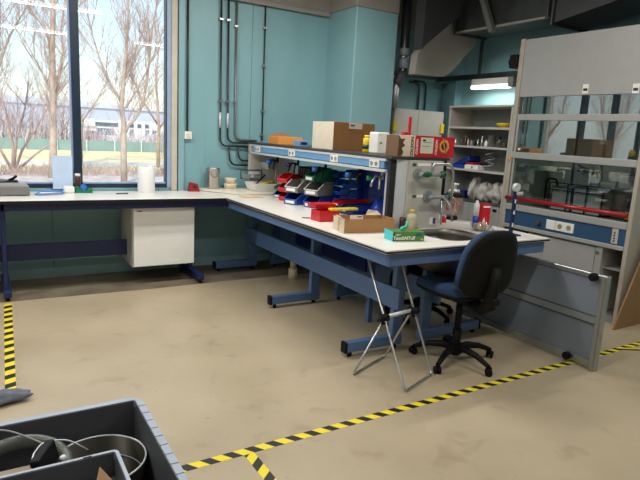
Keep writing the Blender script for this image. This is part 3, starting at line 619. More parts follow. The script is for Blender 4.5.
# ------------------------------------------------------------------ fume hood
t = thing('fume_hood', 'tall grey fume hood with glass sash, red rail and blue socket band', 'fume hood', (5.36, 3.49, 0)); FH = t
HY0, HY1, HX0, HX1, HT = 2.76, 4.235, 5.0, 5.74, 2.715
ob('side_post', Mb().box(HX0-.01, 4.18, 0, HX1, HY1, HT, .006), M['hoodbeige'], t); ob('side_post', Mb().box(HX0-.01, HY0, 0, HX1, 2.80, HT, .006), M['hoodbeige'], t)
hd = ob('header_panel', Mb().box(HX0, 2.80, 2.115, HX0+.03, 4.18, HT-.01, .003), M['hoodpaint'], t)
for y, z in ((3.41, 2.165), (2.92, 2.150)):
    ob('rating_label', Mb().box(HX0-.003, y-.03, z-.035, HX0, y+.03, z+.05), M['label'], hd); ob('printed_block', Mb().box(HX0-.005, y-.022, z-.012, HX0-.002, y+.022, z+.012), M['black'], hd)
ob('back_liner', Mb().box(HX1-.09, 2.80, .93, HX1-.07, 4.18, 2.6), M['liner'], t); ob('top_liner', Mb().box(HX0+.03, 2.80, 2.6, HX1-.05, 4.18, 2.62), M['liner'], t)
ob('side_liner', Mb().box(HX0+.06, 4.165, .93, HX1-.08, 4.18, 2.6), M['liner'], t); ob('side_liner', Mb().box(HX0+.06, 2.80, .93, HX1-.08, 2.815, 2.6), M['liner'], t)
for k in range(4): ob('baffle', Mb().box(HX1-.14, 2.86+.33*k, 1.08, HX1-.125, 3.16+.33*k, 2.5, .003), M['liner'], t)
ob('hood_worktop', Mb().box(HX0+.02, 2.80, .90, HX1-.07, 4.18, .935, .004), mat('dark_hood_worktop', (96, 98, 96), .3), t)
ob('front_ledge', Mb().box(HX0-.02, 2.80, .904, HX0+.06, 4.18, .972, .008), M['hoodpaint'], t)
fa = ob('blue_fascia', Mb().box(HX0-.004, 2.80, .746, HX0+.02, 4.18, .904), M['fascia'], t)
ob('lower_rim', Mb().box(HX0-.02, 2.80, .708, HX0+.03, 4.18, .748, .006), M['hoodpaint'], t)
for y in (3.585, 3.475, 3.375):
    s = ob('socket', Mb().box(HX0-.014, y-.053, .775, HX0-.003, y+.053, .872, .005), M['white'], fa)
    if y < 3.5: ob('socket_hole', Mb().cyl((HX0-.016, y, .823), (HX0-.0135, y, .823), .026, 16), mat('olive_socket_hole', (150, 140, 84), .5), s)
s = ob('control_knob', Mb().cyl((HX0-.004, 3.73, .823), (HX0-.04, 3.73, .823), .022, 16).cyl((HX0-.004, 3.73, .823), (HX0-.01, 3.73, .823), .034, 16), M['dgrey'], fa)
s = ob('switch_plate', Mb().box(HX0-.012, 2.868, .758, HX0-.003, 2.93, .902, .004), M['cabgrey'], fa)
for k in range(4): ob('switch_button', Mb().cyl((HX0-.016, 2.90, .785+.026*k), (HX0-.011, 2.90, .785+.026*k), .008, 10), M['black'], s)
ob('sash_rail', Mb().box(HX0+.005, 2.80, 1.872, HX0+.03, 4.18, 1.937, .006), M['hoodpaint'], t); ob('sash_rail', Mb().box(HX0-.012, 2.80, 1.468, HX0+.03, 4.18, 1.535, .006), M['hoodpaint'], t)
ob('sash_pane', Mb().box(HX0+.02, 2.80, 1.937, HX0+.026, 4.18, 2.115), M['sashglass'], t); ob('sash_pane', Mb().box(HX0+.012, 2.80, 1.535, HX0+.018, 4.18, 1.872), M['sashglass'], t)
ob('sash_pane', Mb().box(HX0+.012, 2.80, 1.04, HX0+.018, 4.18, 1.468), M['clear'], t)
ob('sash_stile', Mb().box(HX0-.004, 4.145, 1.0, HX0+.02, 4.17, 1.89, .004), M['hoodpaint'], t)
ob('sash_button', Mb().cyl((HX0-.006, 4.10, 1.565), (HX0+.012, 4.10, 1.565), .012, 10), M['white'], t)
ob('red_rail', Mb().tube([(HX0-.015, 2.81, 1.035), (HX0-.015, 4.19, 1.035)], .021, 12), M['redbar'], t)
ob('orange_latch', Mb().box(HX0-.02, 4.19, 1.44, HX0-.008, 4.225, 1.475, .004), M['orange'], t)
ob('base_carcass', Mb().box(HX0+.04, 3.0, .06, HX1-.03, 4.18, .708), M['cabgrey'], t)
dr = ob('base_door', Mb().box(HX0+.005, 3.075, .06, HX0+.035, 3.86, .69, .003), M['hoodpaint'], t); ob('base_door', Mb().box(HX0+.005, 3.87, .06, HX0+.035, 4.175, .64, .003), M['hoodpaint'], t)
ob('vent_slot', Mb().box(HX0+.01, 3.72, .662, HX0+.036, 4.17, .70), M['redbar'], t) if 0 else ob('vent_slot', Mb().box(HX0+.002, 3.87, .655, HX0+.036, 4.17, .70), M['dark'], t)
ps = ob('base_post', Mb().box(HX0, 3.0, .0, HX0+.04, 3.068, .70, .003), M['hoodpaint'], t)
ob('lock', Mb().cyl((HX0, 3.045, .645), (HX0-.014, 3.045, .645), .014, 14), M['chrome'], ps)
ob('alcove_panel', Mb().box(HX1-.06, 2.80, 0, HX1-.04, 3.0, .708).box(HX0+.05, 2.80, .50, HX1-.06, 3.0, .515).box(HX0+.04, 2.80, .0, HX1-.05, 3.0, .05), M['grey'], t)
ob('side_motor', Mb().box(4.96, 4.237, 2.42, 5.10, 4.34, 2.56, .012).cyl((5.03, 4.34, 2.49), (5.03, 4.37, 2.49), .045, 16), M['blackp'], None, 'small black box fixed high on the left post of the fume hood', 'control box')
# things inside the hood
t = thing('lab_tap', 'black goose-neck tap inside the fume hood at left', 'tap', (5.45, 4.0, .935))
ob('neck', Mb().tube(fil([(5.48, 4.06, .935), (5.48, 4.06, 1.26), (5.48, 3.92, 1.26), (5.48, 3.92, 1.08)], .07, 8), .012, 10), M['blackp'], t); ob('base', Mb().lathe([(.03, 0), (.03, .02), (.015, .05), (.012, .06)], (5.48, 4.06, .935), 16).box(5.465, 3.90, .98, 5.495, 4.07, .995), M['dgrey'], t)
greyclear = mat('grey_translucent_box', (150, 154, 152), .35)
for i, (y0, y1, h, lb) in enumerate(((3.62, 3.86, .25, 'left grey plastic box in a black rack inside fume hood'), (3.28, 3.60, .27, 'right grey plastic box in a black rack inside fume hood'))):
    t = thing('storage_box', lb, 'box', (5.45, (y0+y1)/2, .94), 0, 'grey boxes inside the hood')
    ob('shell', Mb().box(5.32, y0, .94, 5.58, y1, .95).box(5.32, y0, .94, 5.328, y1, .94+h).box(5.572, y0, .94, 5.58, y1, .94+h).box(5.32, y0, .94, 5.58, y0+.008, .94+h).box(5.32, y1-.008, .94, 5.58, y1, .94+h), greyclear, t)
    ob('rim', Mb().tube(fil([(5.31, y0-.005, .94+h), (5.59, y0-.005, .94+h), (5.59, y1+.005, .94+h), (5.31, y1+.005, .94+h)], .02, 3, True), .007, 6, True), M['dgrey'], t)
t = thing('wire_rack', 'black wire rack around the grey boxes inside the fume hood', 'rack', (5.3, 3.6, .94))
for y in (3.88, 3.66, 3.44, 3.26): ob('upright', Mb().tube([(5.30, y, .94), (5.30, y, 1.24)], .007, 6), M['blackp'], t)
ob('bar', Mb().tube([(5.295, 3.90, 1.16), (5.295, 3.24, 1.16)], .006, 6).tube([(5.295, 3.90, 1.235), (5.295, 3.24, 1.235)], .006, 6), M['blackp'], t)
t = thing('chemical_bottle', 'dark blue bottle with a yellow label inside fume hood at right', 'bottle', (5.3, 2.95, .935))
ob('body', Mb().lathe([(.045, 0), (.05, .01), (.05, .17), (.02, .23), (.018, .26)], (5.3, 2.95, .935), 20), mat('dark_blue_glass', (22, 40, 78), .2), t); ob('cap', Mb().lathe([(.024, .26), (.024, .30), (.001, .30)], (5.3, 2.95, .935), 16), M['blackp'], t)
ob('label', Mb().lathe([(.0515, .03), (.0515, .10)], (5.3, 2.95, .935), 20), M['yellow'], t)
t = thing('lab_clamp', 'black clamp on a bright rod in the back of the fume hood', 'clamp', (5.5, 3.5, .94))
ob('rod', Mb().cyl((5.56, 3.60, .94), (5.56, 3.60, 1.46), .008, 8).cyl((5.56, 3.12, .94), (5.56, 3.12, 1.42), .008, 8), M['chrome'], t); ob('jaws', Mb().tube([(5.54, 3.60, 1.38), (5.54, 3.68, 1.41), (5.54, 3.73, 1.37)], .012, 6).tube([(5.54, 3.68, 1.41), (5.54, 3.74, 1.43)], .01, 6), M['blackp'], t)
t = thing('instrument_box', 'dark grey instrument standing on the boxes inside the fume hood', 'instrument', (5.5, 3.2, 1.3))
ob('body', Mb().box(5.44, 3.02, .94, 5.60, 3.24, 1.40, .01), M['dgrey'], t); ob('screen', Mb().box(5.435, 3.05, 1.25, 5.441, 3.20, 1.37), M['grey'], t)

# ------------------------------------------------------------------ open shelving with base cupboard
t = thing('shelving_unit', 'light grey open shelving unit between the wall and fume hood', 'shelving', (5.2, 4.72, 0))
LY0, LY1 = 4.245, 5.215
ob('side_panel', Mb().box(5.0, LY0, 0, 5.42, LY0+.022, 2.035, .003), M['cabgrey'], t); ob('side_panel', Mb().box(5.0, LY1-.022, 0, 5.42, LY1, 2.035, .003), M['cabgrey'], t)
ob('back_panel', Mb().box(5.40, LY0+.02, 0, 5.42, LY1-.02, 2.03), M['grey'], t); ob('top_panel', Mb().box(4.99, LY0, 2.015, 5.42, LY1, 2.037, .003), M['cabgrey'], t)
for z in (1.79, 1.568, 1.292): ob('shelf', Mb().box(5.0, LY0+.022, z-.025, 5.40, LY1-.022, z, .003), M['cabgrey'], t)
ob('cupboard_top', Mb().box(4.99, LY0+.022, .905, 5.40, LY1-.022, .928, .003), M['dgrey'], t)
for y0, y1 in ((LY0+.024, 4.72), (4.725, LY1-.024)):
    q = ob('cupboard_door', Mb().box(4.99, y0, .06, 5.008, y1, .902, .004), M['hoodpaint'], t)
    ob('door_handle', Mb().box(4.982, y1-.13 if y0 > 4.5 else y1-.42, .845, 4.991, y1-.06 if y0 > 4.5 else y1-.36, .875, .003), M['blackp'], q)
ob('plinth', Mb().box(5.02, LY0+.02, 0, 5.40, LY1-.02, .06), M['dgrey'], t)
# things on its shelves
t = thing('yellow_dish', 'yellow plastic dish on the top shelf of the grey shelving', 'dish', (5.12, 4.44, 1.79))
ob('dish', Mb().lathe([(.06, 0), (.095, .035), (.10, .05), (.092, .05), (.056, .008), (.001, .008)], (5.13, 4.44, 1.79), 24), M['yellow'], t)
rnd = random.Random(4)
def jarlet(x, y, z, r, h, m, label, capm):
    q = thing('small_bottle', label, 'bottle', (x, y, z), 0, 'small bottles on the upper shelf')
    ob('body', Mb().lathe([(r*.9, 0), (r, .006), (r, h*.62), (r*.5, h*.78), (r*.45, h*.86)], (x, y, z), 14), m, q); ob('cap', Mb().lathe([(r*.55, h*.86), (r*.55, h), (.001, h)], (x, y, z), 12), capm, q)
CO = [('steel', 'bright metal'), ('dgrey', 'dark grey'), ('white', 'white'), ('brown', 'brown'), ('grey', 'mid grey'), ('steel', 'shiny'), ('blackp', 'black')]
ordn = ['first', 'second', 'third', 'fourth', 'fifth', 'sixth', 'seventh', 'eighth', 'ninth', 'tenth', 'eleventh', 'twelfth']
for k in range(12):
    y = 5.15-k*.055; c, w = CO[k % 7]
    jarlet(5.09+(k % 3)*.05, y, 1.568, rnd.uniform(.016, .022), rnd.uniform(.07, .125), M[c], f'{w} small bottle, {ordn[k]} from the left on the bottle shelf', M[CO[(k+2) % 7][0]])
for y, r, h, lb in ((4.60, .045, .13, 'large steel beaker standing right of the small bottles on the shelf'), (4.50, .03, .06, 'low steel cup right of the large beaker on the shelf'), (4.42, .025, .055, 'rightmost low steel cup on the bottle shelf')):
    q = thing('steel_beaker', lb, 'beaker', (5.12, y, 1.568)); ob('body', Mb().lathe([(r, 0), (r, h), (r+.003, h), (r+.003, h-.003), (r*.94, h-.004), (r*.94, .004), (.001, .004)], (5.12, y, 1.568), 20), M['steel'], q)
ob('binder_stack', Mb(Matrix.Translation((5.16, 4.98, 1.30)) @ Matrix.Rotation(R(-24), 4, 'X')).box(-.10, -.15, .03, .10, .12, .10, .01), M['deepblue'], None, 'dark blue box lying tilted on the middle shelf', 'box')
ob('parts_tray', Mb().box(5.05, 4.93, 1.292, 5.25, 5.14, 1.335, .008), M['binblue'], None, 'blue tray under the tilted dark blue box on the shelf', 'tray')
ob('red_case', Mb().box(5.06, 4.80, 1.292, 5.22, 4.92, 1.372, .008), M['dullred'], None, 'dark red case between the blue tray and white box', 'case')
q = thing('white_box', 'small white carton beside the dark red case on the shelf', 'box', (5.1, 4.75, 1.292)); ob('carton', Mb().box(5.01, 4.67, 1.292, 5.14, 4.885, 1.345, .004), M['white'], q); ob('lid_disc', Mb().cyl((5.008, 4.76, 1.318), (5.005, 4.76, 1.318), .014, 12), M['grey'], q)
ob('cable_bundle', Mb().tube([(5.12+.05*math.cos(a*.7), 4.60+.055*math.sin(a*.7), 1.305+.008*a) for a in range(26)], .009, 6), M['grey'], None, 'grey coiled cable right of the small white carton', 'cable')
for k, (y, ry, rzv, lb) in enumerate(((4.80, .05, .15, 'narrow crumpled film bag leaning at left on the cupboard top'), (4.63, .075, .13, 'middle crumpled film bag on the cupboard top'), (4.44, .11, .13, 'right big crumpled film bag on the cupboard top'))):
    ob('crumpled_bag', Mb().blob((5.16, y, .928+rzv*.72), (.12, ry, rzv*.85), 20+k, .45, 28, 18, 4.5), M['bag'], None, lb, 'bag', 'crumpled bags on the cupboard top')
ob('blue_packet', Mb().box(5.1, 4.93, .93, 5.2, 5.06, 1.02, .006), M['deepblue'], None, 'small dark blue packet at the back of the cupboard top', 'packet')

# wall cabinet above the shelf line
t = thing('wall_cabinet', 'grey two-door wall cabinet with yellow catches behind the shelf boxes', 'cabinet', (5.03, 5.98, 1.2))
ob('carcass', Mb().box(4.60, 5.81, 1.2, 5.455, 6.17, 1.992, .004), M['hoodbeige'], t)
for x0, x1 in ((4.602, 5.005), (5.01, 5.453)):
    q = ob('door', Mb().box(x0, 5.79, 1.202, x1, 5.808, 1.988, .003), M['cabgrey'], t)
    hx = x0-.02 if x0 < 4.8 else x1-.05
    ob('yellow_catch', Mb().box(hx, 5.765, 1.70, hx+.055, 5.792, 1.83, .008), M['yellow'], q)
t = thing('red_clamp', 'red upright clamp handle standing in front of the grey wall cabinet', 'clamp', (3.2, 3.75, 1.474))
ob('bar', Mb().box(3.19, 3.80, 1.474, 3.215, 3.82, 1.80, .003), M['red'], t); ob('jaw', Mb().box(3.13, 3.79, 1.62, 3.20, 3.83, 1.67, .006), M['red'], t)

# ------------------------------------------------------------------ leaning aluminium panel, board
t = thing('panel_frame', 'grey framed aluminium panel standing upright on the floor near chair', 'panel', (3.81, 2.9, 0))
PY0, PY1, PZ = 2.20, 3.62, .722
ob('infill', Mb().box(3.806, PY0+.05, .05, 3.82, PY1-.03, PZ-.03), M['slate'], t)
ob('stile', Mb().box(3.788, PY0, .0, 3.835, PY0+.05, PZ, .004).box(3.78, PY0+.012, .005, 3.79, PY0+.038, PZ-.005), M['alu'], t); ob('stile', Mb().box(3.788, PY1-.04, 0, 3.835, PY1, PZ, .004), M['alu'], t)
ob('rail', Mb().box(3.79, PY0+.05, PZ-.035, 3.833, PY1-.04, PZ, .004), M['alu'], t); ob('rail', Mb().box(3.79, PY0+.05, .02, 3.833, PY1-.04, .075, .004), M['alu'], t)
ob('middle_rail', Mb().box(3.796, PY0+.05, .352, 3.83, PY1-.04, .41, .003), mat('slate_alu_rail', (150, 158, 164), .35, .5), t)
for z in (.347, .407): ob('rail_seam', Mb().box(3.7935, PY0+.05, z, 3.80, PY1-.04, z+.006), M['dgrey'], t)
for y, z in ((2.42, .05), (2.30, .70)): ob('black_foot', Mb().cyl((3.79, y, z), (3.755, y, z), .03, 16).cyl((3.76, y, z), (3.745, y, z), .02, 12), M['blackp'], t)
ob('wooden_board', Mb().prism([(4.86, 0.0), (5.76, 0.0), (5.76, 1.2), (5.39, 1.2)], 2.70, 2.716, 'y'), M['hw'], None, 'brown board with a slanted edge leaning against fume hood side', 'board')

# ------------------------------------------------------------------ swivel chair
def build_chair(name, label, cat, loc, rz, back=True, seat_z=.47, rot0=0, cush='fabric'):
    """local frame: +x is where the sitter looks"""
    t = thing(name, label, cat, loc, rz, local=True)
    ob('gas_column', Mb().cyl((0, 0, .07), (0, 0, .25), .032, 18).cyl((0, 0, .2), (0, 0, seat_z-.05), .024, 18), M['blackp'], t)
    ob('base_hub', Mb().lathe([(.035, .05), (.05, .07), (.05, .11), (.036, .13)], (0, 0, 0), 20), M['blackp'], t)
    for k in range(5):
        a = rot0+2*PI*k/5; c, s = math.cos(a), math.sin(a)
        pts = [(c*r_, s*r_, z) for r_, z in ((.02, .105), (.10, .118), (.20, .105), (.28, .075), (.31, .062))]
        q = ob('base_arm', Mb().tube(pts, [.028, .027, .022, .018, .017], 10), M['blackp'], t)
        cs = Mb(Matrix.Translation((c*.31, s*.31, 0)) @ Matrix.Rotation(a+.7, 4, 'Z'))
        cs.cyl((0, -.024, .027), (0, -.006, .027), .027, 16).cyl((0, .006, .027), (0, .024, .027), .027, 16).cyl((0, -.02, .03), (0, .02, .03), .012, 8).box(-.012, -.006, .03, .02, .006, .065)
        ob('caster', cs, M['blackp'], q)
    # seat cushion: rounded plan, domed, waterfall front
    def loft(prof, cx, half, nx=28, taper=.0):
        mb = Mb(); vs = []; fs = []
        for (g, z) in prof:
            for k in range(nx):
                a = 2*PI*k/nx; ca, sa = math.cos(a), math.sin(a); e = .55
                x = half[0]*g*math.copysign(abs(ca)**e, ca); y = half[1]*g*math.copysign(abs(sa)**e, sa)*(1+taper*ca)
                vs.append((cx+x, y, z-(.012*max(0, ca)**2 if g > .8 else .0)))
        for i in range(len(prof)-1):
            for k in range(nx): fs.append((i*nx+k, i*nx+(k+1) % nx, (i+1)*nx+(k+1) % nx, (i+1)*nx+k))
        fs.append(list(range(nx))[::-1]); fs.append([(len(prof)-1)*nx+k for k in range(nx)])
        return mb.add(vs, fs, True)
    z = seat_z
    ob('seat_cushion', loft([(.93, z), (1, z+.015), (1.0, z+.04), (.94, z+.06), (.7, z+.068), (.3, z+.06), (.05, z+.058)], .06, (.255, .24), taper=.03), M[cush], t)
    ob('seat_shell', loft([(.5, z-.035), (.85, z-.025), (.99, z-.005), (1.01, z+.014), (.9, z+.016)], .06, (.255, .24), taper=.03), M['blackp'], t)
    ob('seat_mechanism', Mb().box(-.14, -.075, z-.075, .10, .075, z-.025, .012).tube([(0, -.07, z-.05), (-.02, -.2, z-.055), (-.02, -.24, z-.05)], .008, 8), M['blackp'], t)
    if back:
        ob('back_support', Mb().tube([(-.05, 0, z-.05), (-.22, 0, z-.07), (-.285, 0, z-.02), (-.30, 0, z+.12), (-.315, 0, z+.25)], [.026, .032, .038, .034, .026], 12, flat=1.5), M['blackp'], t)
        ob('height_knob', Mb().cyl((-.30, 0, z+.02), (-.36, 0, z+.02), .022, 14), M['blackp'], t)
        # backrest: outline in (y, h); lean backwards with height, curve around the sitter
        def back_mesh(t0, t1, grow, dome):
            mb = Mb(); out = []
            n = 36
            for k in range(n):
                a = 2*PI*k/n; ca, sa = math.cos(a), math.sin(a)
                w = .225-.045*sa - (.02 if sa < -.6 else 0); e = .62
                out.append((w*math.copysign(abs(ca)**e, ca)*grow, .235*math.copysign(abs(sa)**e, sa)*grow))
            def P(y, h, tt):
                zz = z+.03+.235+h; x = -.235-.16*(h+.235)-.28*h*h*0+.6*y*y
                return (x-tt, y, zz)
            vs = []; fs = []; lay = [(1, t0), (1.03, t0*.6+t1*.4), (1.0, t1), (.8, t1+dome*.7), (.4, t1+dome), (.05, t1+dome)]
            lay = [(.05, t0), (.9, t0)]+lay
            for g, tt in lay: vs += [P(y*g, h*g, tt) for y, h in out]
            for i in range(len(lay)-1):
                for k in range(n): fs.append((i*n+k, i*n+(k+1) % n, (i+1)*n+(k+1) % n, (i+1)*n+k))
            fs.append(list(range(n))); fs.append([(len(lay)-1)*n+k for k in range(n)])
            return mb.add(vs, fs, True)
        ob('backrest_cushion', back_mesh(.0, -.055, .99, -.008), M['fabric'], t); ob('backrest_shell', back_mesh(-.004, .022, 1.0, .014), M['blackp'], t)
    return t
build_chair('swivel_chair', 'blue and black swivel chair pulled up to the bench end', 'chair', (2.97, 2.80, 0), R(86), rot0=R(131-86), seat_z=.54)
build_chair('swivel_stool', 'black based swivel stool half hidden beneath the double bench', 'stool', (3.45, 3.72, 0), R(60), back=False, seat_z=.44, cush='blackp')

# ------------------------------------------------------------------ folding tube stand
t = thing('folding_stand', 'folding stand of bent steel tube with black knobs before bench', 'stand', (2.4, 2.8, 0))
r_ = .0085
ob('tube_frame', Mb().tube(fil([(2.343, 3.13, .765), (2.309, 2.849, .41), (2.275, 2.535, .0085), (2.63, 2.672, .0085), (2.589, 2.857, .405), (2.563, 3.01, .735)], .035, 6), r_, 10), M['chrome'], t)
ob('tube_frame', Mb().tube(fil([(2.30, 2.83, .415), (2.112, 2.893, .0085), (2.512, 3.06, .0085), (2.57, 2.86, .435), (2.31, 2.835, .41)], .03, 6), r_, 10), M['chrome'], t)
ob('hinge_sleeve', Mb().tube([(2.33, 2.842, .415), (2.54, 2.856, .425)], .014, 12), M['silver'], t)
for c in ((2.308, 2.845, .408), (2.585, 2.857, .42)):
    ob('hinge_knob', Mb().cyl((c[0]-.025, c[1], c[2]), (c[0]+.028, c[1], c[2]), .026, 16).tube([(c[0]-.028, c[1]-.03, c[2]-.035), (c[0]-.028, c[1]+.02, c[2]+.03)], .013, 8).tube([(c[0]-.028, c[1]+.03, c[2]-.03), (c[0]-.028, c[1]-.03, c[2]+.02)], .011, 8), M['blackp'], t)

# ------------------------------------------------------------------ grey crate in the foreground and its contents
def crate(name, label, x0, y0, z0, x1, y1, z1, w, rimw, cat='crate', ribs=True):
    t = thing(name, label, cat, ((x0+x1)/2, (y0+y1)/2, z0))
    s = Mb(); s.box(x0+rimw, y0+rimw, z0, x1-rimw, y1-rimw, z0+w)
    for q in ((x0+rimw, y0+rimw, x1-rimw, y0+rimw+w), (x0+rimw, y1-rimw-w, x1-rimw, y1-rimw), (x0+rimw, y0+rimw+w, x0+rimw+w, y1-rimw-w), (x1-rimw-w, y0+rimw+w, x1-rimw, y1-rimw-w)):
        s.box(q[0], q[1], z0+w, q[2], q[3], z1-.004)
    ob('shell', s, M['crate'], t)
    def ring(P, Q, za, zb):
        mb = Mb(); n = len(P); vs = [(p[0], p[1], z) for z in (za, zb) for p in P]+[(p[0], p[1], z) for z in (za, zb) for p in Q]; fs = []
        for k in range(n):
            j = (k+1) % n; fs += [(k, j, j+n, k+n), (2*n+k, 3*n+k, 3*n+j, 2*n+j), (n+k, n+j, 3*n+j, 3*n+k), (k, 2*n+k, 2*n+j, j)]
        return mb.add(vs, fs)
    rr_ = .06 if x1-x0 > .5 else .018
    ob('rim', ring(rrect(x0, y0, x1, y1, rr_, 6), rrect(x0+rimw+w*.6, y0+rimw+w*.6, x1-rimw-w*.6, y1-rimw-w*.6, min(.012, rr_*.5), 6), z1-.028, z1), M['rim'], t)
    if ribs:
        for k in range(10):
            y = y1-.08-k*.058
            ob('rim_rib', Mb().box(x1-.026, y-.003, z1-.001, x1-.001, y+.003, z1+.0025, .001), M['rim'], t)
    return t
crate('storage_crate', 'large open grey plastic crate on the floor in the lower left foreground', -.34, 1.40, 0, .478, 2.018, .60, .006, .022)
sc = crate('small_crate', 'shallow grey crate lying inside the large grey crate', -.07, 1.405,   .512, .329, 1.690, .598, .004, .008, ribs=False)
ob('handle_slot', Mb().box(.225, 1.676, .5982, .25, 1.685, .599), M['dark'], sc)
ob('cardboard_flap', Mb().add([(.20, 1.47, .52), (.29, 1.50, .52), (.285, 1.56, .575), (.26, 1.60, .60), (.20, 1.47, .525), (.29, 1.50, .525), (.285, 1.565, .58), (.26, 1.605, .605)], [(0, 1, 2, 3), (4, 7, 6, 5), (0, 4, 5, 1), (1, 5, 6, 2), (2, 6, 7, 3), (3, 7, 4, 0)]), M['hw'], None, 'torn brown cardboard flap inside the shallow grey crate', 'cardboard')
t = thing('metal_pot', 'round dark metal pot with shiny rim inside the large grey crate', 'pot', (.30, 1.82, .22))
px, py, pr = .294, 1.815, .150
ob('body', Mb().lathe([(pr*.96, .01), (pr, .28), (pr-.004, .28), (pr*.94, .02), (.001, .02)], (px, py, .22), 40), mat('dark_olive_steel', (44, 42, 32), .38, .6), t)
ob('rim_wire', Mb().tube([(px+pr*math.cos(a/40*2*PI), py+pr*math.sin(a/40*2*PI), .50) for a in range(40)], .0035, 8, True), M['silver'], t)
ob('inner_ring', Mb().tube([(px+pr*.94*math.cos(a/40*2*PI), py+pr*.94*math.sin(a/40*2*PI), .43) for a in range(40)], .002, 6, True), M['silver'], t)
hp = [(.055+.135*math.cos(R(a)), 1.79+.13*math.sin(R(a)), .54+.025*math.sin(R(a))) for a in range(-20, 200, 12)]
ob('flexible_hose', Mb().tube(hp, .02, 14, flat=1.3), M['hose'], None, 'thick grey-green hose arching inside the large grey crate', 'hose')
ob('beige_card', Mb().box(-.20, 1.74, .505, .10, 1.86, .511), M['beigecard'], None, 'beige cardboard sheet lying under the hose in the crate', 'cardboard')
ob('white_card', Mb(rotz((.06, 1.83, .486), .3)).box(-.035, -.03, 0, .035, .03, .004), M['paper'], None, 'small white card beside the hose in the crate', 'card')
t = thing('power_adapter', 'black power adapter with ribs lying in the crate beside the pot', 'adapter', (.13, 1.76, .50))
ob('housing', Mb(frame((.125, 1.765, .575), (.5, .85, .1), (-.2, .1, .95))).box(-.055, -.033, -.016, .055, .033, .016, .006), M['blackp'], t)
ob('white_plug', Mb().blob((.175, 1.745, .578), (.010, .010, .009), 2, .08), M['white'], t)
ob('wire_loop', Mb().tube(fil([(.085, 1.72, .57), (.09, 1.75, .605), (.125, 1.82, .605), (.20, 1.84, .585), (.26, 1.83, .535)], .03), .0028, 6), M['silver'], None, 'thin white wire looping from the adapter to the pot', 'wire')
ob('grey_cable', Mb().tube(fil([(-.30, 1.95, .56), (-.1, 2.0, .60), (.03, 1.93, .615), (.10, 1.89, .585), (.16, 1.84, .56), (.175, 1.79, .54), (.165, 1.75, .52)], .06), .0032, 6), M['grey'], None, 'thin grey cable arching over the crate edge at left', 'cable')
ob('crate_filling', Mb().box(-.30, 1.45, .01, .13, 1.97, .45, .03), M['dgrey'], None, 'dark grey box filling the bottom of the large crate', 'box')
ob('crumpled_rag', Mb().blob((-.03, 3.43, .036), (.19, .065, .04), 9, .35, 30, 14, 3.5), M['cloth'], None, 'crumpled dark grey rag on the floor at the left edge', 'rag')

# ------------------------------------------------------------------ on the window bench
t = thing('balance', 'grey flat bench instrument with black arm on window bench', 'instrument', (.15, 5.9, .9))
ob('housing', Mb().box(-.25, 5.80, .905, .385, 6.06, .99, .01), mat('mid_grey_instrument', (112, 112, 110), .5), t); ob('dark_cover', Mb().box(.02, 5.85, 1.018, .30, 6.02, 1.032, .005), M['blackp'], t); ob('lid', Mb().prism([(-.24, .985), (.375, .985), (.34, 1.02), (-.24, 1.02)], 5.82, 6.05, 'y'), mat('pale_instrument_lid', (160, 162, 162), .4), t)
ob('pan', Mb().lathe([(.001, 0), (.10, 0), (.11, .012), (.09, .02)], (.12, 5.93, 1.02), 24), M['dgrey'], t); ob('arm', Mb().tube([(.20, 5.95, 1.02), (.26, 5.93, 1.05), (.285, 5.90, 1.075)], .012, 8), M['blackp'], t); ob('front_label', Mb().box(.03, 5.795, .925, .09, 5.801, .945), M['paper'], t)
t = thing('blue_tray', 'shallow blue rimmed tray beside the grey instrument', 'tray', (.55, 5.95, .9))
ob('base', Mb().prism([(.43, 5.80), (.66, 5.86), (.70, 6.02), (.50, 6.08)], .901, .906, 'z'), M['paper'], t); ob('rim', Mb().tube(fil([(.43, 5.80, .915), (.66, 5.86, .915), (.70, 6.02, .915), (.50, 6.08, .915)], .02, 4, True), .009, 8, True), mat('soft_blue_rim', (92, 130, 190), .4), t)
ob('frosted_sheet', Mb().box(.615, 6.125, .93, .80, 6.129, 1.262), M['bluefilm'], None, 'pale blue sheet standing against the window left of mullion', 'sheet')
ob('white_block', Mb().box(.70, 6.0, .9, .80, 6.09, .965, .015), M['white'], None, 'rounded white block on window bench beside the green dispenser', 'block')
t = thing('tape_dispenser', 'green tape dispenser with blue roll by the window mullion', 'tape dispenser', (.88, 6.04, .9))
ob('body', Mb().prism([(.81, .9), (.965, .9), (.965, .945), (.93, .95), (.91, .925), (.86, .925), (.84, .965), (.81, .96)], 6.0, 6.07, 'y'), M['green'], t); ob('roll', Mb().cyl((.885, 6.015, .955), (.885, 6.055, .955), .03, 20), M['bluelight'], t)
t = thing('brown_bottle', 'small brown bottle with white cap standing before the mullion', 'bottle', (.845, 6.12, .9))
ob('glass_body', Mb().lathe([(.028, 0), (.03, .01), (.03, .15), (.02, .165)], (.845, 6.12, .9), 20), M['brown'], t); ob('cap', Mb().lathe([(.026, .16), (.026, .185), (.001, .185)], (.845, 6.12, .9), 20), M['white'], t)
ob('pen', Mb().tube([(1.17, 5.87, .907), (1.29, 5.90, .907)], .006, 8), M['dgrey'], None, 'dark pen lying on the window bench left of paper roll', 'pen')
t = thing('paper_roll', 'white paper towel roll standing on the window bench', 'paper roll', (1.50, 6.03, .9))
ob('roll', Mb().lathe([(.02, .27), (.085, .27), (.088, .265), (.088, .005), (.085, 0), (.02, 0)], (1.51, 6.03, .9), 32), M['paper'], t); ob('core', Mb().lathe([(.02, 0), (.02, .27)], (1.51, 6.03, .9), 20), M['cardboard'], t)
t = thing('red_dispenser', 'small red tape dispenser at the foot of the teal wall', 'tape dispenser', (2.05, 6.1, .9))
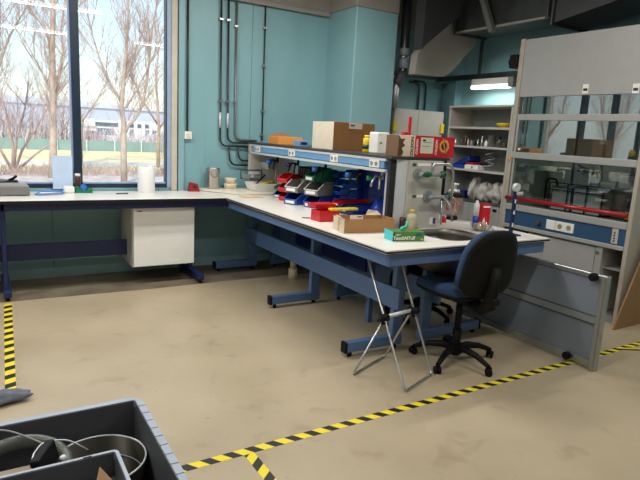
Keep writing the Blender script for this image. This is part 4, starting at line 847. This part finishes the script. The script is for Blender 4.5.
ob('body', Mb().prism([(1.99, .9), (2.11, .9), (2.085, .985), (2.01, 1.0)], 6.05, 6.13, 'y'), M['dullred'], t); ob('roll', Mb().cyl((2.05, 6.045, .955), (2.05, 6.06, .955), .022, 16), M['brown'], t)
t = thing('steel_can', 'tall steel can with wire handle against the teal wall', 'can', (2.265, 6.09, .93))
ob('can_body', Mb().lathe([(.072, 0), (.074, .006), (.074, .225), (.078, .23), (.074, .235), (.07, .23), (.07, .01), (.001, .01)], (2.275, 6.09, .93), 32), M['steel'], t)
ob('wire_handle', Mb().tube(fil([(2.205, 6.02, 1.13), (2.25, 6.005, 1.06), (2.30, 6.005, 1.07), (2.345, 6.04, 1.13)], .03), .003, 6), M['dgrey'], t); ob('dark_lid', Mb().lathe([(.001, 0), (.066, 0), (.066, .006), (.001, .006)], (2.275, 6.09, 1.14), 24), M['dark'], t)
for k, (z, r_) in enumerate(((.93, .078), (.993, .07))):
    t = thing('plastic_tub', ('lower wider' if k == 0 else 'upper smaller')+' cream tub of the pair beside the steel can', 'tub', (2.49, 6.1, z), 0, 'cream tubs by the can')
    ob('tub_body', Mb().lathe([(r_*.9, 0), (r_, .045), (r_, .055), (r_*.95, .06), (.001, .06)], (2.49, 6.09, z), 28), M['cream'], t)
for k in range(3):
    ob('wooden_stick', Mb().box(0, -.006, 0, .22, .006, .005).__class__(rotz((2.36+.012*k, 5.52-k*.035, .901), -.02-.03*k)).box(0, -.006, 0, .23, .006, .005, .001), M['wood'], None, ['rear of the three pale wooden sticks on the bench top', 'middle of the three pale wooden sticks on the bench top', 'front of the three pale wooden sticks on the bench top'][k], 'stick', 'wooden sticks')

# ------------------------------------------------------------------ on the double bench
t = thing('photo_tray', 'white plastic tray holding yellow gloves at far bench end', 'tray', (2.95, 6.0, .9))
tx0, ty0, tx1, ty1 = 2.655, 5.755, 3.03, 6.0
s = Mb(); lo = [(tx0+.01, ty0+.01), (tx1-.01, ty0+.01), (tx1-.01, ty1-.01), (tx0+.01, ty1-.01)]; hi = [(tx0-.025, ty0-.02), (tx1+.02, ty0-.02), (tx1+.02, ty1), (tx0-.025, ty1)]
vs = [(a, c, .932) for a, c in lo]+[(a, c, 1.022) for a, c in hi]+[(a+(.006 if i in (0, 3) else -.006), c+(.006 if i < 2 else -.006), 1.022) for i, (a, c) in enumerate(hi)]+[(a+(.006 if i in (0, 3) else -.006), c+(.006 if i < 2 else -.006), .938) for i, (a, c) in enumerate(lo)]
fs = [(0, 3, 2, 1), (12, 13, 14, 15)]+[q for i in range(4) for q in ((i, (i+1) % 4, (i+1) % 4+4, i+4), (i+4, (i+1) % 4+4, (i+1) % 4+8, i+8), (i+8, (i+1) % 4+8, (i+1) % 4+12, i+12))]
s.add(vs, fs); ob('tray_body', s, M['white'], t)
ob('yellow_glove', Mb().tube([(2.72, 5.82, .995), (2.80, 5.84, 1.022), (2.88, 5.85, 1.03), (2.97, 5.85, 1.04)], [.02, .03, .03, .02], 10, flat=.45), M['yellow'], None, 'yellow glove lying over dark tools in the white tray', 'glove')
ob('dark_tools', Mb().blob((2.89, 5.88, .985), (.11, .075, .045), 31, .4, 20, 10, 4.5), M['blackp'], None, 'dark tangle of tools inside the white plastic tray', 'tools')
t = thing('test_instrument', 'grey metal instrument with clips resting on the white plastic tray', 'instrument', (2.70, 5.99, 1.022))
ob('frame_bar', Mb().tube(fil([(2.575, 5.99, 1.15), (2.84, 5.99, 1.155), (2.84, 5.99, 1.065), (2.575, 5.99, 1.06)], .01, 3, True), .008, 6, True), M['dgrey'], t)
ob('body', Mb().box(2.60, 5.975, 1.055, 2.83, 6.005, 1.10, .004), M['grey'], t)
ob('silver_part', Mb().box(2.68, 5.965, 1.105, 2.81, 5.99, 1.135, .004), M['silver'], t); ob('clip', Mb().box(2.70, 5.96, 1.07, 2.73, 5.976, 1.10, .003).__class__().box(2.70, 5.96, 1.07, 2.73, 5.976, 1.10, .003), M['silver'], t)
t = thing('lab_stand_motor', 'grey stirrer with a blue knob under the far shelf end', 'stirrer', (2.92, 5.95, .9))
ob('head', Mb(frame((2.83, 5.78, 1.23), (1, 0, .15), (-.15, 0, 1))).box(-.05, -.04, -.08, .05, .04, .07, .012).box(-.04, -.03, -.14, .04, .03, -.07, .01), M['faucetgrey'], t); ob('blue_knob', Mb().cyl((2.85, 5.74, 1.28), (2.82, 5.70, 1.28), .028, 16), M['bluelight'], t)
ob('stand_rod', Mb().cyl((2.93, 5.80, .94), (2.93, 5.80, 1.34), .008, 8), M['chrome'], t); ob('black_cord', Mb().tube([(2.80, 5.80, 1.12), (2.74, 5.82, 1.05), (2.70, 5.85, 1.0)], .009, 6), M['blackp'], t)

def parts_bin(loc, d, w, h, m, label, group, name='parts_bin', ticket=True, slope=.42, rot=.38, lip=None):
    """open-front picking bin: the slanted opening is at local x = 0"""
    x, y, z = loc; c, s_ = math.cos(rot), math.sin(rot)
    t = thing(name, label, 'storage bin', (x+d/2*c-w/2*s_, y+d/2*s_+w/2*c, z), 0, group); F = rotz((x, y, z), rot)
    tk = .003; prof = [(.012, 0), (d, 0), (d, h), (d*slope, h), (0, h*.45), (0, h*.38)]
    s = Mb(F).prism(prof, 0, tk, 'y').prism(prof, w-tk, w, 'y').box(.012, tk, 0, d-tk, w-tk, tk).box(d-tk, tk, 0, d, w-tk, h)
    s.prism([(.012, 0), (.016, 0), (.004, h*.45), (0, h*.45), (0, h*.38)], tk, w-tk, 'y')
    s.box(d*slope, -.004, h-.008, d, tk, h).box(d*slope, w-tk, h-.008, d, w+.004, h)
    ob('bin_shell', s, m, t)
    ob('opening_rim', Mb(F).tube([(d*slope, .001, h), (0, .001, h*.45), (0, w-.001, h*.45), (d*slope, w-.001, h)], .004 if d > .2 else .003, 6), lip or M['label'], t)
    if ticket: ob('ticket', Mb(F).box(-.003, w*.15, h*.12, .004, w*.85, h*.36), M['label'], t)
    return t
g = 'picking bins under the shelf'
parts_bin((2.67, 4.81, .90), .25, .165, .118, M['binblue'], 'blue bin at the bottom under the left grey bin', g, lip=M['bluelight'])
parts_bin((2.675, 4.81, 1.022), .25, .165, .122, M['bingrey'], 'left grey bin stacked on a blue bin', g)
parts_bin((2.76, 4.57, .90), .25, .165, .118, M['binblue'], 'blue bin at the bottom under the right grey bin', g, lip=M['bluelight'])
parts_bin((2.75, 4.55, 1.022), .26, .165, .122, M['bingrey'], 'right grey bin stacked on a blue bin', g)
for k in range(3):
    parts_bin((2.73-.012*k, 5.10, .90+.095*k), .22, .13, .092, M['red'], ['lowest', 'middle', 'topmost'][k]+' red bin in the stack left of the grey bins', g, ticket=False, lip=mat('light_red_rim', (226, 70, 86), .4))
parts_bin((2.80, 5.38, .90), .18, .12, .075, M['deepblue'], 'dark blue small bin left of the red bin stack', g, lip=M['bluelight']); parts_bin((2.80, 5.38, .977), .18, .12, .06, M['green'], 'small green bin on the dark blue small bin', g, ticket=False, lip=M['green'])
parts_bin((2.79, 4.70, 1.145), .30, .15, .12, M['green'], 'large green bin lying above the two grey bins', g, rot=.1, lip=M['green'])
t = thing('black_case', 'black case with ribs behind the green bin under shelf', 'case', (3.0, 5.2, 1.1)); ob('case_body', Mb().box(2.93, 5.0, .90, 3.2, 5.28, 1.26, .012), M['blackp'], t)
for k in range(5): ob('case_rib', Mb().box(2.925, 5.03+.05*k, 1.1, 2.932, 5.045+.05*k, 1.25), M['dgrey'], t)
def louvre(x, y, z, lb, d=.26, w=.085, h=.062):
    return parts_bin((x, y, z), d, w, h, M['bluelight'] if 0 else mat('blue_small_bin', (24, 72, 170), .35) if 'blue_small_bin' not in bpy.data.materials else bpy.data.materials['blue_small_bin'], lb, 'small blue bins', 'small_bin', ticket=False, slope=.3, rot=.15, lip=M['bluelight'])
for k in range(4):
    louvre(3.08, 4.50, .90+.10*k, ['lowest', 'second lowest', 'second highest', 'topmost'][k]+' small blue bin in the tower beside the dark blue cabinet', .17, .10, .08)
for k, (x, y, z, s_) in enumerate(((2.93, 4.66, .90, 'lower left'), (2.93, 4.66, .97, 'middle left'), (2.93, 4.66, 1.04, 'upper left'), (2.97, 4.50, .97, 'lower right'), (2.97, 4.50, 1.04, 'upper right'))):
    louvre(x, y, z, s_+' small blue bin in the low cluster before the tower', .14 if k > 2 else .17)
ob('support_crate', Mb().box(2.97, 4.49, .90, 3.075, 4.60, .968, .004), M['deepblue'], None, 'dark blue block under the right small blue bins', 'block')
for k in range(2):
    louvre(3.02, 4.64, 1.115+.075*k, ['lower', 'upper'][k]+' angled small blue bin left of the tower', .12, .09, .065)
t = thing('bin_cabinet', 'dark blue plastic cabinet right of the small blue bin tower', 'cabinet', (3.36, 4.48, .9))
ob('cabinet_body', Mb().box(3.255, 4.40, .90, 3.45, 4.62, 1.33, .005), M['deepblue'], t)
for k in range(4): ob('cabinet_edge', Mb().box(3.25, 4.395, .93+.10*k, 3.452, 4.40, .938+.10*k), mat('cabinet_seam', (10, 26, 74), .4) if k == 0 else bpy.data.materials['cabinet_seam'], t)
parts_bin((2.78, 4.22, .975), .36, .10, .05, M['red'], 'long low red bin lying before the small blue bins', g, slope=.1, rot=0, lip=M['red'])
parts_bin((2.76, 4.06, .94), .38, .11, .06, M['binblue'], 'long low blue bin in front of the long red bin', g, slope=.1, rot=0, lip=M['bluelight'])
t = thing('stand_box', 'dark blue box under the long low bins', 'box', (3.0, 4.2, .9)); ob('box_body', Mb().box(2.85, 4.07, .90, 3.2, 4.33, .938, .004), M['deepblue'], t)
t = thing('red_box', 'bright red open box in front of the cardboard box', 'box', (2.42, 3.96, .9))
ob('box_shell', Mb().box(2.37, 3.86, .90, 2.56, 3.864, .99).box(2.37, 4.0, .90, 2.56, 4.004, .99).box(2.37, 3.864, .90, 2.374, 4.0, .99).box(2.556, 3.864, .90, 2.56, 4.0, .99).box(2.374, 3.864, .90, 2.556, 4.0, .904), M['red'], t)
ob('red_long_tray', Mb().prism([(2.40, 3.98), (2.60, 3.98), (2.62, 4.12), (2.40, 4.12)], 1.0, 1.03, 'z').box(2.45, 3.99, .992, 2.55, 4.05, 1.0), M['red'], None, 'red tray resting across the bright red open box', 'tray')
ob('yellow_strip', Mb().box(2.47, 3.84, .992, 2.74, 3.90, 1.012, .006), M['yellow'], None, 'yellow strip lying on the red box behind the cardboard box', 'strip')
ob('blue_blob', Mb().blob((3.04, 3.88, .99), (.12, .08, .09), 14, .25, 20, 12, 3.5), M['binblue'], None, 'blue crumpled bag between bins and the shelf end post', 'bag')
t = thing('red_pot', 'dark red tub behind the shelf end post with white band', 'tub', (3.35, 4.2, .9)); ob('tub_body', Mb().lathe([(.06, 0), (.075, .20), (.07, .20), (.055, .01), (.001, .01)], (3.20, 3.92, .90), 24), M['dullred'], t); ob('white_band', Mb().lathe([(.0695, .10), (.0715, .13)], (3.20, 3.92, .90), 24), M['label'], t)
ob('thin_pen', Mb().tube([(2.33, 4.02, .905), (2.345, 3.90, .905)], .004, 6), M['blackp'], None, 'thin black pen on the bench left of the red box', 'pen') if 0 else ob('thin_pen', Mb().tube([(2.33, 4.08, .905), (2.39, 4.05, .905)], .004, 6), M['blackp'], None, 'thin black pen on the bench left of the red box', 'pen')
# low open cardboard box
t = thing('cardboard_box', 'low open brown cardboard box on the bench before the shelf post', 'box', (2.50, 3.50, .9))
A = Vector((2.30, 3.70)); Bc = Vector((2.305, 3.36)); ux = Vector((.405, -.055)).normalized(); uy = Vector((.055, .405)).normalized()
W_, D_, H_ = .43, .20, .105
Fm = Matrix(((ux.x, uy.x, 0, 2.285), (ux.y, uy.y, 0, 3.365), (0, 0, 1, .90), (0, 0, 0, 1)))
s = Mb(Fm); s.box(0, 0, 0, W_, .004, H_).box(0, D_-.004, 0, W_, D_, H_).box(W_-.004, .004, 0, W_, D_-.004, H_).box(.004, .004, 0, W_-.004, D_-.004, .004)
ob('box_wall', s, M['cardboard'], t); ob('box_end', Mb(Fm).box(0, .004, 0, .004, D_-.004, H_), M['cardpale'], t)
ob('flap', Mb(Fm).prism([(-.001, H_), (.003, H_), (-.03, H_+.022), (-.034, H_+.02)], .02, .09, 'y'), M['cardpale'], t); ob('flap', Mb(Fm).add([(.28, D_, H_), (.42, D_, H_), (.40, D_+.03, H_+.03), (.31, D_+.02, H_+.04), (.28, D_-.003, H_), (.42, D_-.003, H_), (.40, D_+.027, H_+.03), (.31, D_+.017, H_+.04)], [(0, 1, 2, 3), (4, 7, 6, 5), (0, 4, 5, 1), (1, 5, 6, 2), (2, 6, 7, 3), (3, 7, 4, 0)]), M['cardpale'], t)
ob('sealing_tape', Mb(Fm).box(-.001, .085, 0, 0, .115, H_), mat('brown_sealing_tape', (196, 164, 120), .3), t)
lb = ob('shipping_label', Mb(Fm).box(.14, D_-.0065, H_-.05, .255, D_-.0045, H_+.0), M['label'], t); ob('printed_line', Mb(Fm).box(.205, D_-.0075, H_-.018, .245, D_-.0062, H_-.01), M['black'], lb)
# glove box
t = thing('glove_box', 'green glove box with turquoise end and glove sticking out', 'box', (2.6, 3.0, .9))
gx = Vector((.256, -.062, 0)).normalized(); gy = Vector((.062, .256, 0)).normalized()
Gm = Matrix(((gx.x, gy.x, 0, 2.455), (gx.y, gy.y, 0, 3.0), (0, 0, 1, .901), (0, 0, 0, 1)))
ob('carton', Mb(Gm).box(0, 0, 0, .245, .12, .068, .002), M['gbox'], t)
ob('end_flap', Mb(Gm).add([(-.001, 0, 0), (-.001, .12, 0), (-.001, .12, .068), (-.001, 0, .068), (-.004, 0, 0), (-.012, .125, 0), (-.014, .125, .075), (-.006, 0, .07)], [(0, 1, 2, 3), (4, 7, 6, 5), (0, 4, 5, 1), (1, 5, 6, 2), (2, 6, 7, 3), (3, 7, 4, 0)]), M['turq'], t)
ob('picture_panel', Mb(Gm).blob((.20, -.001, .045), (.03, .0012, .010), 5, .15), mat('dark_teal_print', (20, 90, 110), .4), t); ob('dark_band', Mb(Gm).box(0, -.0006, 0, .01, .0, .068), mat('dark_green_print', (30, 60, 26), .4), t)
text('box_lettering', 'TouchNTuff', .034, Gm @ frame((.085, -.0012, .022), (1, 0, 0), (0, 0, 1)), M['label'], t, bold=.0006); text('count_lettering', '100', .014, Gm @ frame((.225, -.0012, .012), (1, 0, 0), (0, 0, 1)), M['label'], t)
ob('small_lettering', Mb(Gm).box(.02, -.0008, .048, .06, 0, .051).box(.02, -.0008, .041, .045, 0, .044), M['label'], t)
ob('glove_tuft', Mb(Gm).tube([(.08, .06, .06), (.09, .055, .085), (.12, .05, .10), (.125, .06, .13), (.14, .065, .145)], [.022, .024, .016, .012, .005], 8, flat=.5), M['turqglove'], t)
ob('dark_jar', Mb().lathe([(.022, 0), (.024, .01), (.024, .10), (.02, .105), (.001, .105)], (2.83, 3.36, .9), 18), M['brown'], None, 'small dark brown jar behind the green glove box', 'jar')
t = thing('soap_bottle', 'translucent bottle of yellow liquid with yellow cap by end panel', 'bottle', (2.93, 3.31, .9))
ob('liquid', Mb().lathe([(.042, .004), (.044, .01), (.044, .055), (.001, .055)], (2.90, 3.33, .9), 24), M['yliq'], t); ob('bottle_shell', Mb().lathe([(.045, 0), (.048, .055), (.048, .10), (.040, .128), (.018, .145), (.015, .15)], (2.90, 3.33, .9), 24), mat('cloudy_bottle_plastic', (214, 206, 176), .3, trans=.35), t)
ob('cap', Mb().lathe([(.018, .146), (.018, .168), (.001, .168)], (2.90, 3.33, .9), 20), M['yellow'], t)
# right half of the bench
t = thing('glass_flask', 'lidded glass vessel with copper coloured filling behind sink', 'vessel', (3.72, 3.72, .9))
fc = (3.72, 3.72, .9)
ob('dark_base', Mb().lathe([(.05, 0), (.055, .02), (.045, .03)], fc, 24), M['dark'], t); ob('filling', Mb().blob((3.72, 3.72, 1.055), (.085, .085, .125), 12, .12, 24, 16, 5.5), M['copper'], t)
ob('glass_body', Mb().lathe([(.05, .03), (.09, .06), (.10, .12), (.10, .19), (.07, .25), (.04, .27)], fc, 32), M['clear'], t)
ob('collar', Mb().lathe([(.088, .215), (.095, .225), (.06, .25), (.045, .25)], fc, 24), M['blackp'], t); ob('silver_collar', Mb().lathe([(.05, .25), (.052, .275), (.02, .285)], fc, 24), M['silver'], t)
ob('stopper', Mb().lathe([(.02, .285), (.02, .315), (.036, .318), (.036, .335), (.001, .338)], fc, 20), M['white'], t)
for k, (x, y, c, h) in enumerate(((3.52, 3.72, 'dullred', .17), (3.46, 3.66, 'brown', .13), (3.40, 3.62, 'white', .05), (3.50, 3.60, 'red', .06))):
    ob('bench_bottle', Mb().lathe([(.026, 0), (.028, .01), (.028, h*.6), (.012, h*.8), (.012, h), (.001, h)], (x, y, .9), 16), M[c], None, ['dark red bottle left of the copper filled vessel', 'brown bottle behind the tap spout on bench', 'squat white pot behind the sink taps', 'low red pot behind the sink taps'][k], 'bottle', 'bottles behind the taps')
ob('silver_rods', Mb().tube([(3.38, 3.50, .90), (3.45, 3.62, 1.16)], .006, 6).tube([(3.40, 3.52, .90), (3.62, 3.66, .99)], .006, 6) if 0 else Mb().tube([(3.38, 3.50, .904), (3.45, 3.60, 1.16)], .007, 6), M['chrome'], None, 'slanting steel rod beside the end panel', 'rod')
t = thing('glass_bowl', 'clear glass bowl of pinkish pieces on the bench behind chair', 'bowl', (3.51, 3.17, .9))
bc = (3.51, 3.17, .9); ob('bowl_glass', Mb().lathe([(.05, 0), (.085, .03), (.088, .065), (.084, .065), (.08, .032), (.048, .006), (.001, .006)], bc, 28), M['clear'], t)
for k in range(7):
    a = k*2*PI/7; ob('bowl_piece', Mb().blob((bc[0]+.045*math.cos(a), bc[1]+.045*math.sin(a), .935+.008*(k % 2)), (.022, .02, .024), k, .2, 8, 6), M['copper'] if k % 2 else M['cream'], t)
t = thing('spray_can', 'white tube with blue lower half behind the glass bowl', 'tube', (3.60, 3.30, .9)); ob('upper_body', Mb().lathe([(.024, .10), (.024, .20), (.012, .215), (.012, .23), (.001, .23)], (3.60, 3.32, .9), 18), M['white'], t); ob('lower_body', Mb().lathe([(.024, 0), (.0245, .10)], (3.60, 3.32, .9), 18), M['binblue'], t)
t = thing('red_carton', 'red carton standing behind the glass bowl', 'carton', (3.70, 3.32, .9)); ob('carton', Mb(rotz((3.70, 3.31, .9), -.2)).box(-.05, -.02, 0, .04, .025, .20, .003), M['red'], t); ob('white_print', Mb(rotz((3.70, 3.31, .9), -.2)).prism([(-.05, .02), (.0, .02), (-.02, .09)], -.022, -.0195, 'y').box(-.04, -.022, .17, .03, -.0195, .185), M['label'], t)
ob('white_cap_piece', Mb().blob((3.63, 3.12, .918), (.035, .03, .016), 4, .1), M['white'], None, 'small white lid right of the glass bowl', 'lid')
t = thing('clamp_stand', 'thin dark blue perforated upright with white clips near bench end', 'stand', (3.60, 2.93, .9))
ob('upright', Mb().box(3.575, 2.925, .90, 3.590, 2.94, 1.25, .002).box(3.600, 2.925, .90, 3.612, 2.94, 1.25, .002).box(3.575, 2.926, 1.235, 3.612, 2.938, 1.25), M['navyleg'], t)
for z in (.97, 1.07, 1.16): ob('clip', Mb().box(3.588, 2.920, z, 3.602, 2.943, z+.03, .003), M['white'], t)
ob('stand_base', Mb().box(3.53, 2.88, .90, 3.66, 2.98, .912, .004), M['navyleg'], t); ob('round_head', Mb().cyl((3.595, 2.915, 1.285), (3.595, 2.945, 1.285), .033, 20).box(3.60, 2.915, 1.225, 3.67, 2.93, 1.25, .004), M['silver'], t)

# ------------------------------------------------------------------ on top of the shelf
t = thing('shipping_box', 'large closed brown cardboard box on the shelf with pale end', 'box', (3.03, 4.59, 1.475))
ob('carton', Mb().box(2.803, 4.40, 1.475, 3.27, 4.78, 1.732, .002), mat('shaded_brown_cardboard', (140, 98, 56), .8), t); ob('pale_end', Mb().box(2.80, 4.402, 1.476, 2.803, 4.778, 1.731), mat('lit_cream_end', (226, 216, 196), .7), t)  # light put into the colours: carton dark for shaded front, end pale where lit
lb = ob('address_label', Mb().box(2.97, 4.397, 1.675, 3.12, 4.40, 1.732), mat('grey_pink_label', (206, 190, 180), .5), t); ob('printed_line', Mb().box(2.985, 4.3955, 1.70, 3.03, 4.3975, 1.715), M['dgrey'], lb)
t = thing('orange_carton', 'orange carton lying on the far end of the shelf', 'box', (2.97, 5.66, 1.475))
ob('carton', Mb().box(2.80, 5.50, 1.475, 3.10, 5.75, 1.56, .003), M['orange'], t); ob('open_lid', Mb().prism([(2.80, 1.56), (3.10, 1.56), (3.10, 1.563), (2.95, 1.60), (2.80, 1.565)], 5.74, 5.75, 'y'), M['cardboard'], t)
t = thing('blue_carton', 'small light blue carton with dark print before the orange carton', 'box', (2.84, 5.07, 1.475))
ob('carton', Mb().box(2.78, 5.0, 1.475, 2.89, 5.13, 1.535, .003), mat('pale_blue_card', (120, 156, 186), .5), t); ob('print', Mb().box(2.80, 4.998, 1.495, 2.87, 5.0, 1.52), M['deepblue'], t)
t = thing('yellow_tin', 'yellow plastic tin with dark band on the shelf', 'tin', (2.99, 4.1, 1.475))
ob('body', Mb().lathe([(.036, 0), (.039, .006), (.039, .115), (.034, .125), (.03, .125)], (2.945, 4.06, 1.475), 24), M['yellow'], t); ob('label_band', Mb().lathe([(.0395, .03), (.0395, .068)], (2.945, 4.06, 1.475), 24), mat('green_black_band', (30, 60, 40), .4), t); ob('cap', Mb().lathe([(.03, .125), (.03, .15), (.001, .15)], (2.945, 4.06, 1.475), 20), M['yellow'], t)
t = thing('white_carton', 'white rounded carton between yellow tin and brown open box', 'box', (2.95, 3.86, 1.475))
ob('carton', Mb().box(2.865, 3.80, 1.475, 2.985, 3.93, 1.655, .012), M['white'], t); ob('print_mark', Mb().box(2.885, 3.798, 1.558, 2.91, 3.801, 1.575), M['grey'], t)
t = thing('caster_carton', 'red and white carton with wheel picture on the near shelf end', 'box', (3.09, 3.48, 1.475))
ob('carton', Mb().box(2.80, 3.445, 1.475, 3.385, 3.60, 1.64, .002), M['cardpale'], t); ob('open_end', Mb().box(2.797, 3.447, 1.476, 2.8005, 3.598, 1.639), M['cardin'], t)
ob('torn_flap', Mb().prism([(2.80, 1.478), (2.835, 1.482), (2.85, 1.51), (2.83, 1.54), (2.865, 1.56), (2.84, 1.58), (2.86, 1.615), (2.82, 1.61), (2.80, 1.632)], 3.441, 3.4455, 'y'), mat('dark_torn_card', (84, 58, 38), .85), t); rp = ob('red_panel', Mb().box(2.965, 3.441, 1.476, 3.386, 3.446, 1.641).box(2.965, 3.441, 1.6395, 3.386, 3.599, 1.643), M['red'], t)
text('carton_lettering', 'COLSON', .043, frame((2.938, 3.4435, 1.545), (0, 0, 1), (-1, 0, 0)), M['black'], t, bold=.0008)
for x in (2.985, 3.19): text('carton_lettering', 'COLSON', .030, frame((x, 3.4395, 1.555), (0, 0, 1), (-1, 0, 0)), M['label'], t, bold=.0006)
ob('printed_label', Mb().box(3.02, 3.439, 1.505, 3.155, 3.442, 1.63), mat('pale_green_label', (206, 208, 186), .6), rp); ob('printed_mark', Mb().box(3.04, 3.4375, 1.60, 3.07, 3.4395, 1.615).box(3.05, 3.4375, 1.59, 3.14, 3.4395, 1.593).box(3.035, 3.4375, 1.56, 3.12, 3.4395, 1.563), M['black'], rp)
ob('wheel_picture', Mb(frame((3.275, 3.440, 1.565), (1, .0, .35), (-.35, 0, 1))).lathe([(.030, 0), (.030, .0015), (.055, .0015), (.055, 0)], (0, 0, 0), 28).box(-.005, -.06, .002, .005, .07, .003), M['orange'], rp)
ob('wheel_fork_print', Mb(frame((3.275, 3.4385, 1.565), (1, .0, .35), (-.35, 0, 1))).box(.0, -.075, 0, .012, .055, .0012).box(-.02, -.01, 0, .02, .01, .0012), M['dgrey'], rp)
